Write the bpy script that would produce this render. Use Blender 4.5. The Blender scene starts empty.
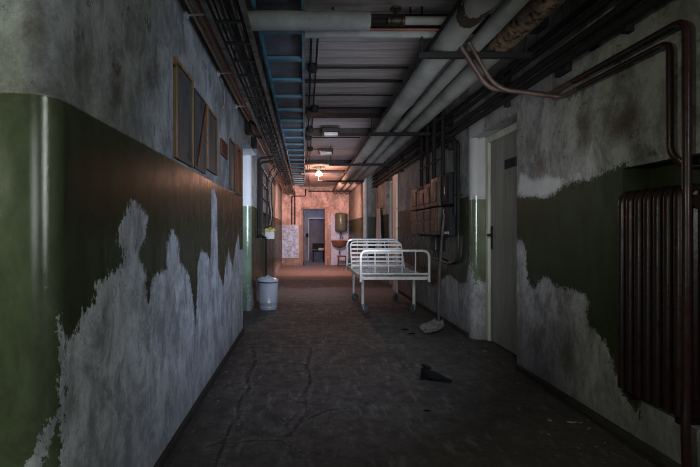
import bpy, bmesh, math, random
import numpy as np
from mathutils import Vector, Matrix
random.seed(7)
scene = bpy.context.scene
COL = scene.collection
F, CX, CY, H = 430.0, 305.0, 232.0, 1.15      # focal length in pixels, vanishing point, eye height
XL, XLF, XR, XRF = -0.713, -0.79, 1.788, 1.50   # wall planes: left, left far, right, right far
YE, ZC, DADO = 14.76, 2.75, 1.54

def P(px, py, Y): return Vector(((px-CX)*Y/F, Y, H-(py-CY)*Y/F))
def onX(px, py, X):
    Y = F*X/(px-CX); return (Y, H-(py-CY)*Y/F)

# ------------------------------------------------------------------ objects
OFF = {}
def meta(o, label=None, cat=None, group=None, kind=None):
    if label: o['label'] = label
    if cat: o['category'] = cat
    if group: o['group'] = group
    if kind: o['kind'] = kind
    return o
def thing(name, label, cat, loc, group=None):
    o = bpy.data.objects.new(name, None); COL.objects.link(o)
    o.location = loc; o.empty_display_size = .1; OFF[o.name] = Vector(loc)
    return meta(o, label, cat, group)

class MB:
    def __init__(s): s.bm = bmesh.new()
    def box(s, c, d, rot=None):
        m = Matrix.Translation(Vector(c))
        if rot is not None: m = m @ rot.to_4x4()
        m = m @ Matrix.Diagonal((d[0], d[1], d[2], 1))
        bmesh.ops.create_cube(s.bm, size=1, matrix=m); return s
    def bx(s, x0, x1, y0, y1, z0, z1):
        return s.box(((x0+x1)/2, (y0+y1)/2, (z0+z1)/2), (abs(x1-x0), abs(y1-y0), abs(z1-z0)))
    def tube(s, pts, r, seg=10, closed=False, cap=True):
        pts = [Vector(p) for p in pts]; n = len(pts)
        rs = r if isinstance(r, (list, tuple)) else [r]*n
        rings = []; up = None
        for i, p in enumerate(pts):
            if closed: t = pts[(i+1) % n]-pts[i-1]
            else: t = pts[min(i+1, n-1)]-pts[max(i-1, 0)]
            t.normalize()
            if up is None:
                up = Vector((0, 0, 1)) if abs(t.z) < .9 else Vector((1, 0, 0))
            a = up - t*up.dot(t)
            if a.length < 1e-5: a = t.orthogonal()
            a.normalize(); b = t.cross(a); up = a
            rings.append([s.bm.verts.new(p + (a*math.cos(q)+b*math.sin(q))*rs[i])
                          for q in [2*math.pi*k/seg for k in range(seg)]])
        for i in range(n if closed else n-1):
            A, B = rings[i], rings[(i+1) % n]
            for k in range(seg):
                try: s.bm.faces.new((A[k], A[(k+1) % seg], B[(k+1) % seg], B[k]))
                except ValueError: pass
        if cap and not closed:
            s.bm.faces.new(rings[0][::-1]); s.bm.faces.new(rings[-1])
        return s
    def lathe(s, prof, c=(0, 0, 0), seg=28, axis='z'):
        c = Vector(c); rings = []
        for r, z in prof:
            ring = []
            for k in range(seg):
                q = 2*math.pi*k/seg; u, v = max(r, 1e-4)*math.cos(q), max(r, 1e-4)*math.sin(q)
                d = {'z': (u, v, z), 'x': (z, u, v), 'y': (v, z, u)}[axis]
                ring.append(s.bm.verts.new(c+Vector(d)))
            rings.append(ring)
        for A, B in zip(rings, rings[1:]):
            for k in range(seg): s.bm.faces.new((A[k], A[(k+1) % seg], B[(k+1) % seg], B[k]))
        s.bm.faces.new(rings[0][::-1]); s.bm.faces.new(rings[-1]); return s
    def quad(s, a, b, c, d):
        s.bm.faces.new([s.bm.verts.new(Vector(p)) for p in (a, b, c, d)]); return s
    def build(s, name, m, parent=None, bevel=0, smooth=True, label=None, cat=None, group=None, kind=None, fixnorm=True):
        bm = s.bm
        if fixnorm: bmesh.ops.recalc_face_normals(bm, faces=bm.faces[:])
        if parent is not None: off = OFF[parent.name]
        else:
            vs = [v.co for v in bm.verts]
            lo = [min(v[i] for v in vs) for i in range(3)]; hi = [max(v[i] for v in vs) for i in range(3)]
            off = Vector(((lo[0]+hi[0])/2, (lo[1]+hi[1])/2, lo[2]))
        for v in bm.verts: v.co -= off
        me = bpy.data.meshes.new(name); bm.to_mesh(me); bm.free()
        me.materials.append(m)
        if smooth: me.shade_smooth()
        o = bpy.data.objects.new(name, me); COL.objects.link(o)
        if parent is not None: o.parent = parent
        else: o.location = off
        OFF[o.name] = Vector(off)
        if smooth and hasattr(me, 'set_sharp_from_angle'): me.set_sharp_from_angle(angle=math.radians(38))
        if bevel:
            b = o.modifiers.new('bevel', 'BEVEL'); b.width = bevel; b.segments = 2; b.limit_method = 'ANGLE'
        return meta(o, label, cat, group, kind)

def bend(pts, r=.05, n=5):
    """round the corners of a polyline"""
    pts = [Vector(p) for p in pts]; out = [pts[0]]
    for a, b, c in zip(pts, pts[1:], pts[2:]):
        d1, d2 = (a-b), (c-b); k = min(r, d1.length*.45, d2.length*.45)
        p, q = b+d1.normalized()*k, b+d2.normalized()*k
        for i in range(n+1):
            t = i/n; out.append(p*(1-t)**2 + b*2*t*(1-t) + q*t*t)
    out.append(pts[-1]); return out

# ------------------------------------------------------------------ materials
def new_mat(name):
    m = bpy.data.materials.new(name); m.use_nodes = True
    nt = m.node_tree; b = nt.nodes['Principled BSDF']
    return m, nt, b
class NT:
    def __init__(s, nt): s.t = nt
    def n(s, typ, **kw):
        x = s.t.nodes.new(typ)
        for k, v in kw.items(): setattr(x, k, v)
        return x
    def l(s, a, b): s.t.links.new(a, b)
    def val(s, sock, v):
        if hasattr(v, 'node'): s.l(v, sock)
        else: sock.default_value = v
    def math(s, op, a, b=0.0, c=None, clamp=False):
        x = s.n('ShaderNodeMath', operation=op, use_clamp=clamp)
        s.val(x.inputs[0], a); s.val(x.inputs[1], b)
        if c is not None: s.val(x.inputs[2], c)
        return x.outputs[0]
    def noise(s, vec, scale, detail=4, rough=.6, dist=0):
        x = s.n('ShaderNodeTexNoise'); s.l(vec, x.inputs['Vector'])
        x.inputs['Scale'].default_value = scale; x.inputs['Detail'].default_value = detail
        x.inputs['Roughness'].default_value = rough; x.inputs['Distortion'].default_value = dist
        return x.outputs[0]
    def step(s, v, a, b, lo=0., hi=1.):
        x = s.n('ShaderNodeMapRange'); x.clamp = True
        s.val(x.inputs[0], v); x.inputs[1].default_value = a; x.inputs[2].default_value = b
        x.inputs[3].default_value = lo; x.inputs[4].default_value = hi
        return x.outputs[0]
    def mix(s, f, a, b, mode='MIX'):
        x = s.n('ShaderNodeMix', data_type='RGBA', blend_type=mode)
        s.val(x.inputs[0], f)
        for i, v in ((6, a), (7, b)):
            if hasattr(v, 'node'): s.l(v, x.inputs[i])
            else: x.inputs[i].default_value = (*v, 1)
        return x.outputs[2]
    def scale(s, vec, sc):
        x = s.n('ShaderNodeVectorMath', operation='MULTIPLY'); s.l(vec, x.inputs[0]); x.inputs[1].default_value = sc
        return x.outputs[0]
    def bump(s, h, strength=.3, dist=.01):
        x = s.n('ShaderNodeBump'); s.l(h, x.inputs['Height']); x.inputs['Strength'].default_value = strength
        x.inputs['Distance'].default_value = dist; return x.outputs[0]

def mat(name, c1, c2=None, rough=.5, metal=0., sc=6., spot=None, spot_amt=.35, bump=.15, streak=None, rvar=.15):
    """worn surface: two tones in soft noise, plus optional spots (rust, grime, chips)"""
    m, t, b = new_mat(name); g = NT(t)
    pos = g.n('ShaderNodeNewGeometry').outputs['Position']
    v = g.scale(pos, streak) if streak else pos
    n1 = g.noise(v, sc, 5, .65); c2 = c2 or tuple(x*.55 for x in c1)
    col = g.mix(g.step(n1, .35, .68), c1, c2)
    if spot:
        n2 = g.noise(pos, sc*2.7, 8, .72)
        col = g.mix(g.step(n2, .62-.3*spot_amt, .72-.3*spot_amt), col, spot)
    g.l(col, b.inputs['Base Color'])
    g.l(g.step(n1, .3, .7, max(rough-rvar, .05), min(rough+rvar, 1)), b.inputs['Roughness'])
    b.inputs['Metallic'].default_value = metal; b.inputs['Specular IOR Level'].default_value = .3
    if bump: g.l(g.bump(g.noise(pos, sc*5, 6), bump, .01), b.inputs['Normal'])
    return m

def wall_mat(name, green=(.046, .056, .030), green2=(.024, .029, .017), plaster=(.40, .42, .44), upper=(.34, .35, .36), dado=DADO, edge=.03, lit_green=(.115, .140, .080)):
    m, t, b = new_mat(name); g = NT(t)
    pos = g.n('ShaderNodeNewGeometry').outputs['Position']
    sep = g.n('ShaderNodeSeparateXYZ'); g.l(pos, sep.inputs[0]); z = sep.outputs[2]
    peel = g.n('ShaderNodeAttribute', attribute_name='peel').outputs['Fac']
    stain = g.n('ShaderNodeAttribute', attribute_name='stain').outputs['Fac']
    light = g.n('ShaderNodeAttribute', attribute_name='light').outputs['Fac']
    vert = g.scale(pos, (1.6, 1.6, .6))
    big = g.noise(pos, 1.7, 5, .6); mid = g.noise(vert, 6., 7, .7, .6); fine = g.noise(pos, 34., 8, .78); flake = g.noise(pos, 5.5, 10, .82); scr = g.noise(g.scale(pos, (1, 1, .3)), 60., 4, .7)
    streak = g.noise(g.scale(pos, (1.6, 1.6, .5)), 11., 7, .75, .5); blot = g.noise(g.scale(pos, (1.2, 1.2, .75)), 4.5, 9, .74, .4); rag = g.noise(pos, 48., 6, .75); ragb = g.noise(pos, 7., 3, .6)
    ragv = g.noise(g.scale(pos, (1, 1, .5)), 60., 5, .75)
    # peel edge: signed distance + ragged noise
    e = g.math('ADD', peel, g.math('MULTIPLY', g.math('SUBTRACT', rag, .5), edge*4.0))
    e = g.math('ADD', e, g.math('MULTIPLY', g.math('SUBTRACT', ragb, .5), edge*1.0))
    e = g.math('ADD', e, g.math('MULTIPLY', g.math('SUBTRACT', ragv, .5), edge*4.5))
    painted = g.step(e, -.004, .003, 1, 0)
    chips = g.step(g.math('ADD', fine, g.math('MULTIPLY', mid, .6)), 1.06, 1.09, 1, 0)
    zz = g.math('ADD', z, g.math('MULTIPLY', g.math('SUBTRACT', rag, .5), .012))
    below = g.step(zz, dado-.004, dado+.004, 1, 0)
    paint = g.math('MULTIPLY', g.math('MULTIPLY', painted, below), chips)
    # plaster
    dk = lambda c, k: tuple(x*k for x in c)
    pl = g.mix(g.step(g.math('ADD', g.math('MULTIPLY', mid, .3), g.math('MULTIPLY', blot, .7)), .43, .57), plaster, dk(plaster, .42))
    pl = g.mix(g.math('MULTIPLY', g.step(streak, .52, .70), .45), pl, dk(plaster, .30))
    up = g.mix(g.step(blot, .42, .60), upper, dk(upper, .45))
    up = g.mix(g.math('MULTIPLY', g.step(streak, .56, .74), .6), up, (upper[0]*.24, upper[1]*.22, upper[2]*.19))
    up = g.mix(g.math('MULTIPLY', g.step(big, .48, .72), .7), up, (upper[0]*.40, upper[1]*.37, upper[2]*.31))
    up = g.mix(g.step(flake, .575, .60, 0, .75), up, (upper[0]*.20, upper[1]*.185, upper[2]*.16))
    pl = g.mix(g.step(flake, .60, .62, 0, .6), pl, dk(plaster, .28))
    grain = g.noise(pos, 26., 9, .85)
    pl = g.mix(g.step(scr, .62, .70, 0, .5), pl, dk(plaster, .25))
    pl = g.mix(g.step(grain, .54, .60, 0, .6), pl, dk(plaster, .35))
    pl = g.mix(g.step(grain, .43, .38, 0, .5), pl, dk(plaster, 1.35))
    up = g.mix(g.step(grain, .55, .61, 0, .5), up, dk(upper, .3))
    up = g.mix(g.step(grain, .42, .38, 0, .4), up, dk(upper, 1.5))
    base = g.mix(below, up, pl)
    speck = g.math('MULTIPLY', g.step(e, .16, .0, 0, 1), g.step(ragv, .40, .37, 0, 1))
    base = g.mix(g.math('MULTIPLY', speck, below), base, dk(green2, .8))
    base = g.mix(g.step(fine, .60, .70, 0, .55), base, dk(plaster, .3))
    # grime towards the floor
    gr = g.math('MULTIPLY', g.step(g.math('ADD', z, g.math('MULTIPLY', big, .5)), .25, .75, 1, 0), .55)
    base = g.mix(gr, base, dk(plaster, .30))
    gc = g.mix(g.step(mid, .38, .68), green, green2)
    gc = g.mix(g.step(fine, .58, .72, 0, .5), gc, dk(green2, .6))
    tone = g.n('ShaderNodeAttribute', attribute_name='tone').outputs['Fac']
    gc = g.mix(g.math('MINIMUM', tone, 1.0), gc, g.mix(g.step(blot, .40, .62), lit_green, dk(lit_green, .6)))  # sheen put into the colour: paint lightened where it faces the camera
    gc = g.mix(g.step(tone, 1.2, 1.9), gc, g.mix(g.step(blot, .40, .62), (.17, .25, .18), (.10, .155, .11)))  # pillar paint lightened further, in place of light on it
    col = g.mix(paint, base, gc)
    se = g.math('ADD', stain, g.math('MULTIPLY', g.math('SUBTRACT', rag, .5), .14))
    se = g.math('ADD', se, g.math('MULTIPLY', g.math('SUBTRACT', ragb, .5), .16))
    col = g.mix(g.step(se, -.05, .06, 0, .85), col, (.055, .034, .019))
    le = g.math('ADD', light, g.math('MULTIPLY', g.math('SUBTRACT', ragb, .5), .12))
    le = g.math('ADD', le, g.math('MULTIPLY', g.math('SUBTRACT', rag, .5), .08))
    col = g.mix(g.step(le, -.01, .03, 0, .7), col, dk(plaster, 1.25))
    g.l(col, b.inputs['Base Color'])
    b.inputs['Specular IOR Level'].default_value = .30
    r = g.n('ShaderNodeMix', data_type='FLOAT'); g.l(paint, r.inputs[0])
    g.l(g.step(mid, .3, .7, .75, .95), r.inputs[2]); g.l(g.math('MULTIPLY', g.step(mid, .3, .7, .19, .36), g.math('SUBTRACT', 1.0, g.math('MULTIPLY', g.math('MINIMUM', tone, 1.0), .42))), r.inputs[3])
    g.l(r.outputs[0], b.inputs['Roughness'])
    rough_ = g.math('SUBTRACT', 1.0, g.math('MULTIPLY', paint, .72))
    h = g.math('ADD', g.math('MULTIPLY', paint, .25), g.math('MULTIPLY', g.math('ADD', g.math('MULTIPLY', fine, .35), g.math('MULTIPLY', rag, .35)), rough_))
    g.l(g.bump(h, .45, .012), b.inputs['Normal'])
    df = g.n('ShaderNodeBsdfDiffuse'); g.l(col, df.inputs['Color'])
    ms = g.n('ShaderNodeMixShader'); out = t.nodes['Material Output']
    g.l(g.math('MULTIPLY', paint, g.math('MULTIPLY', .5, g.math('SUBTRACT', 1.0, g.math('MINIMUM', tone, 1.0)))), ms.inputs[0])
    g.l(b.outputs[0], ms.inputs[1]); g.l(df.outputs[0], ms.inputs[2]); g.l(ms.outputs[0], out.inputs['Surface'])
    g.l(g.math('ADD', .3, g.math('MULTIPLY', g.math('MINIMUM', tone, 1.0), .6)), b.inputs['Specular IOR Level'])
    return m

M = {}
M['wall_left'] = wall_mat('wall_left_paint', plaster=(.56, .58, .62), upper=(.34, .355, .36))
M['wall_right'] = wall_mat('wall_right_paint', green=(.036, .041, .022), green2=(.021, .024, .014), plaster=(.34, .33, .32), upper=(.27, .26, .24))
M['wall_end'] = wall_mat('wall_end_paint', green=(.30, .24, .2), green2=(.2, .15, .12), plaster=(.5, .45, .42), upper=(.72, .57, .53), dado=1.4)
M['white_metal'] = mat('white_enamel', (.52, .51, .49), (.40, .385, .36), .35, 0, 9, spot=(.16, .09, .05), spot_amt=.08)
M['wire'] = mat('grey_wire', (.30, .30, .30), (.14, .12, .10), .5, .4, 12)
M['rubber'] = mat('dark_rubber', (.075, .08, .085), (.03, .032, .035), .6, 0, 10)
M['steel'] = mat('dull_steel', (.22, .24, .25), (.10, .10, .10), .45, .7, 10)
M['black_pipe'] = mat('black_painted_pipe', (.007, .0068, .0065), (.011, .010, .0095), .78, 0, 8, spot=(.03, .018, .012), spot_amt=.06)
M['red_pipe'] = mat('dark_red_pipe', (.028, .010, .009), (.016, .008, .008), .32, 0, 7, spot=(.015, .01, .01), spot_amt=.2)
M['radiator'] = mat('dark_red_iron', (.022, .007, .008), (.010, .005, .006), .34, 0, 9, spot=(.10, .07, .06), spot_amt=.02)
M['insul'] = mat('white_lagging', (.33, .33, .305), (.20, .20, .185), .75, 0, 3.5, spot=(.07, .05, .035), spot_amt=-.02, bump=.4)
M['insul_rust'] = mat('stained_lagging', (.30, .22, .14), (.10, .055, .035), .85, 0, 6, spot=(.02, .012, .008), spot_amt=.42, bump=.7)
M['brown_pipe'] = mat('brown_pipe', (.48, .30, .20), (.60, .48, .34), .4, .2, 5)
M['red_brown'] = mat('red_oxide', (.22, .065, .04), (.10, .04, .03), .45, 0, 6)
M['tray'] = mat('dark_tray_steel', (.014, .014, .015), (.03, .027, .025), .5, .1, 10)
M['soot'] = mat('sooty_steel', (.007, .007, .007), (.012, .011, .010), .8, 0, 10)
M['rail'] = mat('worn_rail', (.22, .20, .18), (.07, .055, .045), .45, .4, 10)
M['cable'] = mat('black_cable', (.014, .014, .014), (.03, .028, .026), .5, 0, 12)
M['cable_grey'] = mat('grey_cable', (.34, .32, .30), (.12, .11, .10), .5, 0, 12)
M['blue'] = mat('blue_paint', (.07, .20, .27), (.045, .12, .165), .42, 0, 6, spot=(.03, .03, .03), spot_amt=.1)
M['blue_plate'] = mat('slate_plate', (.14, .15, .175), (.08, .08, .09), .6, 0, 3)
M['wood'] = mat('yellow_wood', (.30, .19, .09), (.17, .10, .05), .55, 0, 5, spot=(.04, .03, .02), spot_amt=.15, streak=(3, 3, .4))
M['wood_red'] = mat('red_brown_wood', (.22, .09, .05), (.11, .045, .03), .65, 0, 5, streak=(3, 3, .4))
M['pane'] = mat('dusty_pane', (.045, .045, .042), (.09, .09, .086), .62, 0, 5, spot=(.02, .018, .015), spot_amt=.2, streak=(2, 2, .4))
M['fuse'] = mat('brown_fuse_boxes', (.10, .064, .046), (.05, .032, .024), .55, 0, 7, spot=(.03, .02, .015), spot_amt=.2, streak=(2, 2, .6))
M['black'] = mat('black_casing', (.006, .006, .007), (.012, .012, .012), .75, 0, 9)
M['door_cream'] = mat('cream_door', (.44, .43, .34), (.30, .29, .23), .45, 0, 4, spot=(.07, .06, .04), spot_amt=.05, streak=(2, 2, .3))
M['door_leaf'] = mat('grey_door', (.20, .185, .15), (.13, .12, .095), .5, 0, 4, streak=(2, 2, .3))
M['splash'] = mat('pale_splash', (.46, .58, .82), (.32, .40, .56), .5, 0, 5, spot=(.15, .15, .16), spot_amt=.1)
M['white'] = mat('old_white', (.55, .55, .56), (.38, .38, .38), .5, 0, 6, spot=(.12, .10, .08), spot_amt=.08)
M['mottled'] = mat('mottled_panel', (.46, .68, 1.0), (.24, .36, .52), .5, 0, 6, spot=(.2, .24, .3), spot_amt=.4)
M['zinc'] = mat('white_bin_enamel', (.36, .39, .45), (.24, .26, .30), .3, .1, 4, spot=(.10, .09, .09), spot_amt=.06, streak=(1, 1, .3))
M['bag'] = mat('blue_bag', (.03, .05, .11), (.02, .03, .06), .4, 0, 10)
M['heater'] = mat('green_heater', (.11, .135, .10), (.075, .09, .068), .3, 0, 5)
M['sink'] = mat('rusty_sink', (.19, .085, .06), (.11, .05, .035), .35, 0, 7, spot=(.4, .3, .25), spot_amt=.02)
M['stool'] = mat('dark_stool_wood', (.12, .05, .04), (.07, .03, .025), .5, 0, 6)
M['yellow'] = mat('yellow_cloth', (.50, .46, .14), (.28, .28, .08), .8, 0, 14)
M['teal'] = mat('teal_door', (.06, .13, .16), (.04, .09, .11), .5, 0, 4)
M['room'] = mat('blue_grey_room', (.26, .27, .30), (.17, .18, .21), .8, 0, 2.5)
M['beam'] = mat('dark_beam', (.045, .035, .03), (.025, .02, .018), .7, 0, 5)
M['shoe'] = mat('black_leather', (.004, .004, .004), (.007, .0065, .006), .95, 0, 14)
M['shovel_head'] = mat('grey_blade', (.20, .19, .18), (.09, .085, .08), .6, .1, 9, spot=(.03, .02, .015), spot_amt=.2)
M['shovel_wood'] = mat('grey_handle', (.07, .066, .06), (.03, .028, .025), .6, 0, 9)
M['debris'] = mat('plaster_crumbs', (.22, .21, .19), (.05, .045, .04), .8, 0, 9)
M['branch'] = mat('branch_pipe_paint', (.050, .022, .018), (.085, .06, .045), .45, 0, 4)
M['frame_pink'] = mat('pink_frame', (.40, .25, .20), (.26, .15, .12), .5, 0, 5)
M['casing'] = mat('pale_casing', (.74, .56, .44), (.55, .40, .30), .55, 0, 5, spot=(.12, .08, .06), spot_amt=.1, streak=(2, 2, .4))
M['cloth'] = mat('faded_cloth', (.42, .34, .34), (.28, .22, .22), .9, 0, 4, streak=(4, 4, .6))
M['brass'] = mat('dark_valve', (.035, .03, .025), (.07, .05, .03), .4, .5, 9)
M['fixture'] = mat('fixture_black', (.03, .028, .026), None, .5, .2, 9)
M['diffuser'] = mat('dirty_diffuser', (.60, .56, .52), (.4, .36, .33), .4, 0, 8)
M['skirting'] = mat('dark_skirting', (.02, .018, .016), (.04, .035, .03), .8, 0, 12, bump=.5)

# torn patch on the big pipe
m, t, b = new_mat('torn_lagging'); g = NT(t)
pos = g.n('ShaderNodeNewGeometry').outputs['Position']; sep = g.n('ShaderNodeSeparateXYZ'); g.l(pos, sep.inputs[0])
n1 = g.noise(pos, 3.5, 5); n2 = g.noise(pos, 14, 6, .7); n3 = g.noise(pos, 7.5, 4)
col = g.mix(g.step(n1, .35, .68), (.34, .34, .31), (.21, .21, .19))
near = g.math('ABSOLUTE', g.math('SUBTRACT', sep.outputs[1], 2.62))
torn = g.step(g.math('SUBTRACT', g.math('ADD', n3, g.math('MULTIPLY', n2, .4)), g.math('MULTIPLY', near, 1.1)), .66, .68)
col = g.mix(torn, col, (.045, .033, .022)); col = g.mix(g.step(n2, .66, .72), col, (.10, .075, .05))
g.l(col, b.inputs['Base Color']); b.inputs['Roughness'].default_value = .75
g.l(g.bump(g.math('SUBTRACT', n2, torn), .5, .02), b.inputs['Normal']); M['insul_torn'] = m

# ceiling: board-marked concrete
m, t, b = new_mat('board_marked_ceiling'); g = NT(t)
pos = g.n('ShaderNodeNewGeometry').outputs['Position']; sep = g.n('ShaderNodeSeparateXYZ'); g.l(pos, sep.inputs[0])
wob = g.noise(pos, 3, 4); yy = g.math('ADD', sep.outputs[1], g.math('MULTIPLY', wob, .03))
fr = g.math('FRACT', g.math('DIVIDE', yy, .165)); cell = g.math('FLOOR', g.math('DIVIDE', yy, .165))
wn = g.n('ShaderNodeTexWhiteNoise', noise_dimensions='1D'); g.l(cell, wn.inputs['W'])
n1 = g.noise(g.scale(pos, (.4, 3, 1)), 7, 6, .7); n2 = g.noise(pos, 30, 5, .7)
col = g.mix(g.step(n1, .35, .7), (.52, .45, .44), (.29, .25, .245))
col = g.mix(g.math('MULTIPLY', wn.outputs[0], .45), col, (.18, .16, .155))
col = g.mix(g.math('MULTIPLY', g.step(fr, .03, .06, 1, 0), g.step(n1, .4, .6)), col, (.48, .46, .44))
col = g.mix(g.math('MULTIPLY', g.step(fr, .93, .97), .7), col, (.06, .05, .05))
g.l(col, b.inputs['Base Color']); b.inputs['Roughness'].default_value = .85
g.l(g.bump(g.math('ADD', g.step(fr, .02, .07, 1, 0), g.math('MULTIPLY', n2, .5)), .4, .01), b.inputs['Normal'])
M['ceiling'] = m

# floor: dirty cracked concrete
m, t, b = new_mat('dirty_concrete_floor'); g = NT(t)
pos = g.n('ShaderNodeNewGeometry').outputs['Position']; sep = g.n('ShaderNodeSeparateXYZ'); g.l(pos, sep.inputs[0])
crack = g.n('ShaderNodeAttribute', attribute_name='crack').outputs['Fac']
n1 = g.noise(pos, 1.4, 6, .62); n2 = g.noise(pos, 7, 10, .8); n3 = g.noise(pos, 45, 5, .7)
n4 = g.noise(g.scale(pos, (3, .9, 1)), 5, 6, .72)
col = g.mix(g.step(n2, .36, .66), (.105, .095, .084), (.028, .024, .020))
col = g.mix(g.step(n1, .42, .66, 0, .75), col, (.028, .024, .020))
col = g.mix(g.step(n4, .54, .66, 0, .7), col, (.20, .19, .18))
col = g.mix(g.step(n3, .60, .70, 0, .7), col, (.02, .018, .015))
wob = g.math('MULTIPLY', g.math('SUBTRACT', n2, .5), .05)
cr = g.step(g.math('ADD', crack, wob), .004, .016, 1, 0)
fl = g.math('MULTIPLY', g.step(g.math('ADD', crack, wob), .02, .05, 1, 0), g.step(n3, .5, .6))
col = g.mix(g.math('MULTIPLY', fl, .5), col, (.26, .25, .23)); col = g.mix(cr, col, (.010, .009, .008))
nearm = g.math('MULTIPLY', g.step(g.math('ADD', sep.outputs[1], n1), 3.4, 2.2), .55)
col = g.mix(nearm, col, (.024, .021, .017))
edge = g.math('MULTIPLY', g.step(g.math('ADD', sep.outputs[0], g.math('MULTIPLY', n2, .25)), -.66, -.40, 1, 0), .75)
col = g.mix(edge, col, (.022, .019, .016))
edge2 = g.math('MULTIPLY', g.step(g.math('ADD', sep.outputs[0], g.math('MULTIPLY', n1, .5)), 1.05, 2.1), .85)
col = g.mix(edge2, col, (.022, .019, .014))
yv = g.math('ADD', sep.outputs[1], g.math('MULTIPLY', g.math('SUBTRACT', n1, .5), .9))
far = g.step(yv, 6.9, 7.9); band = g.math('MULTIPLY', g.step(yv, 8.75, 9.05), g.step(yv, 10.6, 10.2, 0, 1))  # lamp's pool and a shadow band painted into the far floor colour
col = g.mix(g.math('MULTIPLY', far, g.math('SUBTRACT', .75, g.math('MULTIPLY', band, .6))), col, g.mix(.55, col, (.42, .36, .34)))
n5 = g.noise(pos, 16, 10, .85)
col = g.mix(g.step(n5, .54, .60, 0, .65), col, (.022, .019, .016)); col = g.mix(g.step(n5, .43, .38, 0, .6), col, (.20, .19, .175))
h = g.math('SUBTRACT', g.math('ADD', n2, g.math('ADD', g.math('MULTIPLY', n3, .5), g.math('MULTIPLY', n5, .7))), g.math('MULTIPLY', cr, 1.2))
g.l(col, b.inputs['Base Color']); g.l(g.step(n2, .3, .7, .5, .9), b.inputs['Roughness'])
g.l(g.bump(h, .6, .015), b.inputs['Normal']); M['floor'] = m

# ------------------------------------------------------------------ room shell
def sdf(pts, poly):
    """signed distance (positive inside) of pts (n,2) to polygon"""
    p = np.asarray(pts); a = np.asarray(poly); bb = np.roll(a, -1, 0)
    d = np.full(len(p), 1e9); inside = np.zeros(len(p), bool)
    for (x0, y0), (x1, y1) in zip(a, bb):
        e = np.array([x1-x0, y1-y0]); L = max(e@e, 1e-12); w = p-np.array([x0, y0])
        tt = np.clip((w@e)/L, 0, 1); q = w-tt[:, None]*e
        d = np.minimum(d, np.sqrt((q**2).sum(1)))
        c = ((y0 > p[:, 1]) != (y1 > p[:, 1]))
        if y1 != y0:
            xi = (x1-x0)*(p[:, 1]-y0)/(y1-y0)+x0; inside ^= c & (p[:, 0] < xi)
    return np.where(inside, d, -d)
def line_dist(pts, line):
    p = np.asarray(pts); d = np.full(len(p), 1e9)
    for (x0, y0), (x1, y1) in zip(line, line[1:]):
        e = np.array([x1-x0, y1-y0]); L = max(e@e, 1e-12); w = p-np.array([x0, y0])
        tt = np.clip((w@e)/L, 0, 1); d = np.minimum(d, np.sqrt(((w-tt[:, None]*e)**2).sum(1)))
    return d
def union(pts, polys, dflt=-.5):
    out = np.full(len(pts), dflt)
    for q in polys: out = np.maximum(out, sdf(pts, q))
    return out
def lin(a, b, step):
    n = max(1, int(math.ceil(abs(b-a)/step))); return [a+(b-a)*i/n for i in range(n)]
def merged(vals):
    out = []
    for v in sorted(vals):
        if not out or v-out[-1] > 1e-4: out.append(v)
    return out

class Shell:
    """wall surface: strips of an extruded plan line, as quads on shared vertices"""
    def __init__(s): s.v = []; s.f = []; s.key = {}
    def vert(s, p):
        k = tuple(round(c, 4) for c in p)
        if k not in s.key: s.key[k] = len(s.v); s.v.append(k)
        return s.key[k]
    def strip(s, line, zs, skip=None, flip=False):
        for (a, b) in zip(line, line[1:]):
            for z0, z1 in zip(zs, zs[1:]):
                if skip and skip((a[0]+b[0])/2, (a[1]+b[1])/2, (z0+z1)/2): continue
                q = [s.vert((a[0], a[1], z0)), s.vert((b[0], b[1], z0)), s.vert((b[0], b[1], z1)), s.vert((a[0], a[1], z1))]
                s.f.append(q[::-1] if flip else q)
    def poly(s, pts): s.f.append([s.vert(p) for p in pts])
    def build(s, name, m, attrs=None, kind='structure'):
        me = bpy.data.meshes.new(name); me.from_pydata(s.v, [], s.f); me.update()
        for an, fn in (attrs or {}).items():
            a = me.attributes.new(an, 'FLOAT', 'POINT')
            a.data.foreach_set('value', np.asarray(fn(np.array(s.v)), dtype=np.float32))
        me.materials.append(m); me.shade_smooth(); me.set_sharp_from_angle(angle=math.radians(35))
        o = bpy.data.objects.new(name, me); COL.objects.link(o); return meta(o, kind=kind)

def arc(c, r, a0, a1, n=8):
    return [(c[0]+r*math.cos(math.radians(a0+(a1-a0)*i/n)), c[1]+r*math.sin(math.radians(a0+(a1-a0)*i/n))) for i in range(n+1)]

# ---- left wall -------------------------------------------------
YF, RC = 1.20, .08                       # near corner
A0, A1, AZ, RP = 4.93, 6.26, 2.27, .07   # side passage and its pillar
zs_f = merged(lin(-.02, 1.66, .02)+lin(1.66, ZC, .07)+[ZC, AZ])
L = Shell()
line = [(x, YF) for x in lin(-2.6, XL-RC, .04)] + arc((XL-RC, YF+RC), RC, -90, 0) 
line = [(x, y) for x, y in line]
line += [(XL, y) for y in lin(YF+RC, A0, .02)[1:]] + [(XL, A0)]
L.strip(line, zs_f)
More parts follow.
